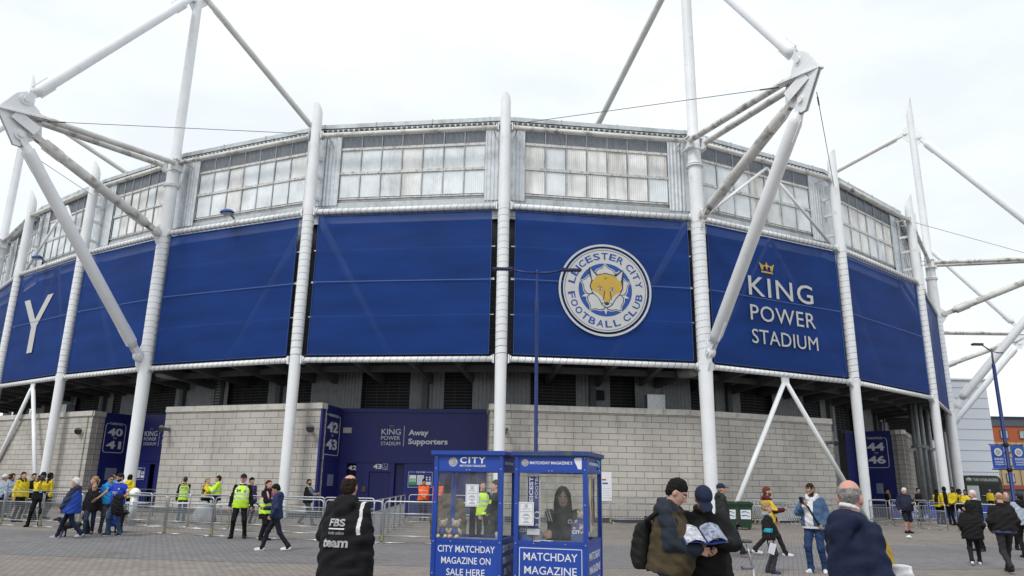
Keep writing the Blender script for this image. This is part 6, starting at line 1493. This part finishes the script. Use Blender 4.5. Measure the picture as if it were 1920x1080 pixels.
crowd('man in pale grey shirt and white cap behind the far left barriers', -19.55, 29.6, 160, 1.72, skin='pale', hair='grey', top=(.30,.36,.45), bottom=DJEAN, hat=('cap', WHT))
crowd('brown haired man in pale top facing away at the far left', -20.0, 30.6, 200, 1.74, skin='tan', hair='brown', top=(.30,.38,.50), bottom=DJEAN)
crowd('man in dark blue jacket cut by the left picture edge', -20.3, 31.2, 70, 1.76, skin='tan', hair='dark', top=NVY, bottom=BLK)
crowd('dark haired person in black between the two leftmost yellow jackets', -19.68, 31.6, 60, 1.78, skin='tan', hair='black', top=BLK, bottom=BLK)
crowd('steward in lime vest just right of the steward with hand at chin', -18.0, 29.3, -40, 1.70, skin='dark', hair='black', top=BLK, bottom=BLK, vest='lime', hat=('beanie', BLK))
crowd('steward with black back panel on yellow jacket, near the left A-frame leg', -18.64, 31.0, 140, 1.80, skin='dark', hair='black', style='thick', topfn=back_fn, collar=YEL, **YS)
crowd('man in a pale blue jacket facing us near turnstiles 40 to 41', -17.4, 33.6, 8, 1.84, skin='tan', hair='dark', top=(.12,.34,.62), bottom=BLK, collar=True)
crowd('steward in plain yellow hooded jacket from behind, before the left mast', -15.4, 31.0, 175, 1.78, skin='dark', hair='black', style='thick', top=YEL, bottom=BLK, hood=True, loose=.04)
tv = crowd('steward in lime vest and jeans with his back turned before the left wall', -13.15, 31.0, 196, 1.74, skin='pink', hair='brown', top=BLK, bottom=JEAN, vest='lime', arms=('clasp', 'down'), shoe=BLK)
tv['_top'] = [c for c in tv.children if c.name.startswith('hi_vis')][0].name; print_on(tv, [('SAFETY', 0, 1.36, .22, .05, .02), ('STEWARD', 0, 1.27, .24, .05, .02)], True, HVT)
crowd('blond steward in yellow hugged by the man in the lime coat', -12.0, 30.4, 75, 1.72, skin='pale', hair='blond', style='pony', topfn=steward_fn(1.0), arms=('hug', 'hug'), **YS)
def lime_fn(c): k = np.full(len(c), -1); z = c[:,2]; k[z < 1.06] = 3; k[(np.abs(z-1.2) < .022)] = 4; return k
crowd('man in a bright lime and navy coat hugging the blond steward', -11.55, 30.3, -75, 1.80, skin='tan', hair='dark', top=LIME, topmats=(LIME, NVY, (.42,.44,.45)), bottom=BLK, topfn=lime_fn, arms=('hug', 'phone_high'), loose=.04, collar=True, hem=.82)
crowd('person in purple jacket and black beanie behind steward 24', -9.84, 29.2, 60, 1.74, skin='tan', hair='black', top=(.045,.03,.10), bottom=BLK, hat=('beanie', BLK), loose=.04)
def grey_black(c): k = np.full(len(c), -1); k[(np.abs(c[:,0]) < .16) & (c[:,1] < .04) & (c[:,2] > 1.0)] = 3; return k
crowd('bearded balding man in a black and grey jacket walking right by the column', -7.75, 29.6, 76, 1.76, skin='tan', hair='dark', style='crop', beard=True, top=BLK, topmats=(BLK, (.17,.19,.22)), topfn=grey_black, bottom=(.03,.033,.045), arms=('phone', 'phone'), legs='walk', loose=.03)
for lb, x, y, f in (('steward in orange coat and black hat by the welcome board', -3.85, 34.6, 14), ('steward in orange coat seen beside the left post of the left kiosk', -3.18, 34.4, -10)):
    person(lb, (x, y, 0), f, 1.80, 'tan', 'black', 'short', top=ORG, bottom=BLK, topmats=(ORG, (.45,.44,.42)), topfn=lambda c: np.where((np.abs(c[:,2]-1.12) < .02) | (np.abs(c[:,2]-1.30) < .02), 3, -1), arms=('clasp', 'clasp'), hat=('beanie', BLK), loose=.05, vox=.018, hem=.84, collar=BLK, build=1.1, group='stewards in orange')
# right side
person('man in navy cap and dark green coat striding right behind the readers', (5.40,19.4,0), 84, 1.80, 'pink', 'grey', 'crop', top=(.022,.028,.026), bottom=(.014,.02,.04), shoe=BLK, sole=(.35,.09,.05), arms=('down', 'down'), legs=((.07,-.44,.06,0), (.07,.34,.03,0)), hem=.80, loose=.04, hood=True, hat=('cap', (.018,.026,.05)), vox=.013, build=1.08)
person('bearded man in yellow shirt with burgundy hood and sleeves walking right', (6.72,19.86,0), 78, 1.74, 'pale', 'red', 'short', top=(.66,.47,.02), topmats=((.07,.012,.02),), bottom=(.016,.016,.02), shoe=WHT, arms=('phone', 'down_fwd'), legs=((.07,-.36,.0,0), (.07,.36,.05,0)), hem=.84, loose=.035, hood=(.085,.012,.022), topfn=lambda c: np.where((c[:,2] > 1.12) & (c[:,2] < 1.36) & (c[:,1] > -.2), 0, -1), vox=.013, beard=True, glasses=False, build=1.02)
def kid_fn(c): k = np.full(len(c), -1); k[(np.abs(c[:,0]) > .17*1.37/1.75) & (c[:,2] < 1.0*1.37/1.75*1.12) & (c[:,2] > .80) ] = 3; return k
tk = person('small boy in a black and turquoise football top holding white papers', (5.36,15.92,0), 70, 1.37, 'pale', 'blond', 'short', top=(.012,.013,.016), topmats=((.012,.013,.016), (.03,.36,.46)), bottom=(.035,.036,.042), shoe=(.025,.04,.10), sole=(.03,.04,.09), arms=('down', 'down'), legs='relax', hem=.82, loose=.04, hood=(.26,.26,.28), vox=.011, hs=1.14, topfn=kid_fn, build=.92)
w_ = wrist(tk, 0); t = thing('papers', 'folded white papers held at his side by the small boy', 'papers', (w_.x, w_.y, w_.z-.09), R_(18)); t.rotation_euler = (.1, .3, R_(18))
m = MB(); m.box((.04,-.05,-.08), (.15,.004,.21)); m.box((.03,-.055,-.075), (.15,.003,.21), .08); m.build('sheet', PAPER, t, False); m = MB(); m.box((-.03,-.045,-.06), (.05,.006,.2)); m.build('cover', mat('cover_navy2', (.05,.05,.25), .5), t, False)
td = person('man in denim jacket, white top and jeans looking at his phone', (6.36,16.05,0), -38, 1.80, 'tan', 'dark', 'crop', top=(.055,.10,.19), topmats=((.055,.10,.19), WHT), bottom=(.022,.045,.12), shoe=WHT, arms=('phone_high', 'pocket'), legs='relax', hem=.90, loose=.035, hood=WHT, vox=.011, beard=True, head=(-6,26), build=1.1, belly=.03,
    topfn=lambda c: np.where((np.abs(c[:,0]+.03) < .085) & (c[:,1] < -.05), 3, -1), shirt=WHT, trouser=1.08)
m = MB()
o_ = bpy.data.objects[td['_top']]; bv_ = BVHTree.FromPolygons([v.co.copy() for v in o_.data.vertices], [tuple(p.vertices) for p in o_.data.polygons]); pts = []
for k in range(13):
    x = -.15+.34*k/12; z = 1.50-.58*k/12; h_ = bv_.ray_cast(Vector((x,-1,z)), Vector((0,1,0)))[0]
    if h_: pts.append(h_+Vector((0,-.012,0)))
m.tube(pts, .02, 6); m.build('shoulder_strap', cloth(BLK), td, False)
phone(wrist(td, 0)+Vector((-.04,-.05,.05)), R_(-38), 'black phone held up by the man in denim', .5)
tsh = person('stout white haired man in navy jacket and shorts by the right barriers', (15.85,30.63,0), 6, 1.76, 'pink', 'white', 'short', top=(.014,.018,.036), bottom=(.012,.014,.022), shoe=BLK, arms=(((.30,-.06,.90),'relaxed'), ((.10,-.36,1.14),'grip')), legs='relax', hem=.84, loose=.05, shorts=True, vox=.016, build=1.25, belly=.07, head=(6,26), collar=True)
phone(wrist(tsh, 1)+Vector((-.03,-.05,.04)), R_(6), 'black phone in the hand of the man in shorts', .6)
person('hooded youngster all in black with white trainers walking away right', (10.95,18.23,0), 150, 1.45, 'tan', 'dark', 'short', top=(.010,.010,.011), bottom=(.012,.012,.014), shoe=WHT, arms=('pocket', 'pocket'), legs=((.09,-.26,.0,0), (.10,.24,.04,0)), hem=.74, loose=.07, hoodup=True, vox=.013, hs=1.08, build=1.1)
person('man in black leather jacket over plaid shirt, seen from behind', (10.75,16.73,0), 166, 1.70, 'pink', 'blond', 'bald', top=(.012,.011,.011), bottom=(.025,.025,.028), shoe=BLK, arms=('pocket', 'pocket'), legs='walk', hem=.92, loose=.05, collar=True, vox=.012, build=1.12, shirt=(.05,.06,.14), head=(-8,16))
RG = dict(vox=.018, group='people beyond the right barriers')
def rc(lab, x, y, face, H=1.75, **k): return person(lab, (x, y, 0), face, H, **{**RG, **k})
rc('white haired man in dark coat with white collar behind the hooded youngster', 13.55, 22.3, -70, 1.70, skin='pink', hair='white', top=BLK, bottom=BLK, collar=WHT, loose=.04, arms=('phone', 'phone'))
rc('person in grey hooded top and dark cap at the right edge', 13.65, 20.4, 170, 1.68, skin='tan', hair='dark', top=(.33,.37,.45), bottom=BLK, hat=('cap', (.03,.04,.045)), hood=BLK, loose=.05, build=1.15, vox=.015, shoe=NVY)
rc('red faced bald man mostly hidden between the leather jacket and the grey top', 14.98, 23., -20, 1.66, skin='pink', hair='grey', style='bald', top=BLK, bottom=BLK)
rc('man in black with a tan scarf leaning by the 44 to 46 sign', 22.11, 44.6, 60, 1.72, skin='tan', hair='brown', top=BLK, bottom=BLK, scarf=(.30,.19,.10), arms=('clasp', 'clasp'), hat=('cap', BLK))
RY = ('yellow jacket steward at the left end of the right-hand group, bent away', 'yellow jacket steward with black back panel, second in the right-hand group', 'tall yellow jacket steward third in the right-hand group, facing left', 'yellow and black jacket steward with bushy hair in the right-hand group', 'yellow jacket steward at the right end of the group, looking down at papers')
for lb, x, y, f, H, st, sk, fn in ((RY[0], 21.88, 39.0, 120, 1.72, 'short', 'dark', back_fn), (RY[1], 22.04, 38.6, 160, 1.84, 'thick', 'dark', back_fn), (RY[2], 22.12, 38.0, -60, 1.84, 'short', 'dark', steward_fn(1.0)), (RY[3], 22.15, 37.5, 60, 1.74, 'thick', 'dark', steward_fn(1.05)), (RY[4], 22.14, 37.0, -40, 1.72, 'short', 'brown', steward_fn(1.1))):
    rc(lb, x, y, f, H, skin=sk, hair='black', style=st, topfn=fn, arms=('clasp', 'clasp'), collar=BLK, **YS)
rc('steward in yellow jacket and grey cap standing by the burger van', 39.74, 63., 170, 1.76, skin='tan', hair='grey', top=YEL, bottom=BLK, hat=('cap', (.25,.25,.25)), loose=.05)
rc('dark haired person in black at the stadium corner behind the yellow jackets', 22.27, 41.5, 20, 1.76, skin='tan', hair='black', top=BLK, bottom=BLK)
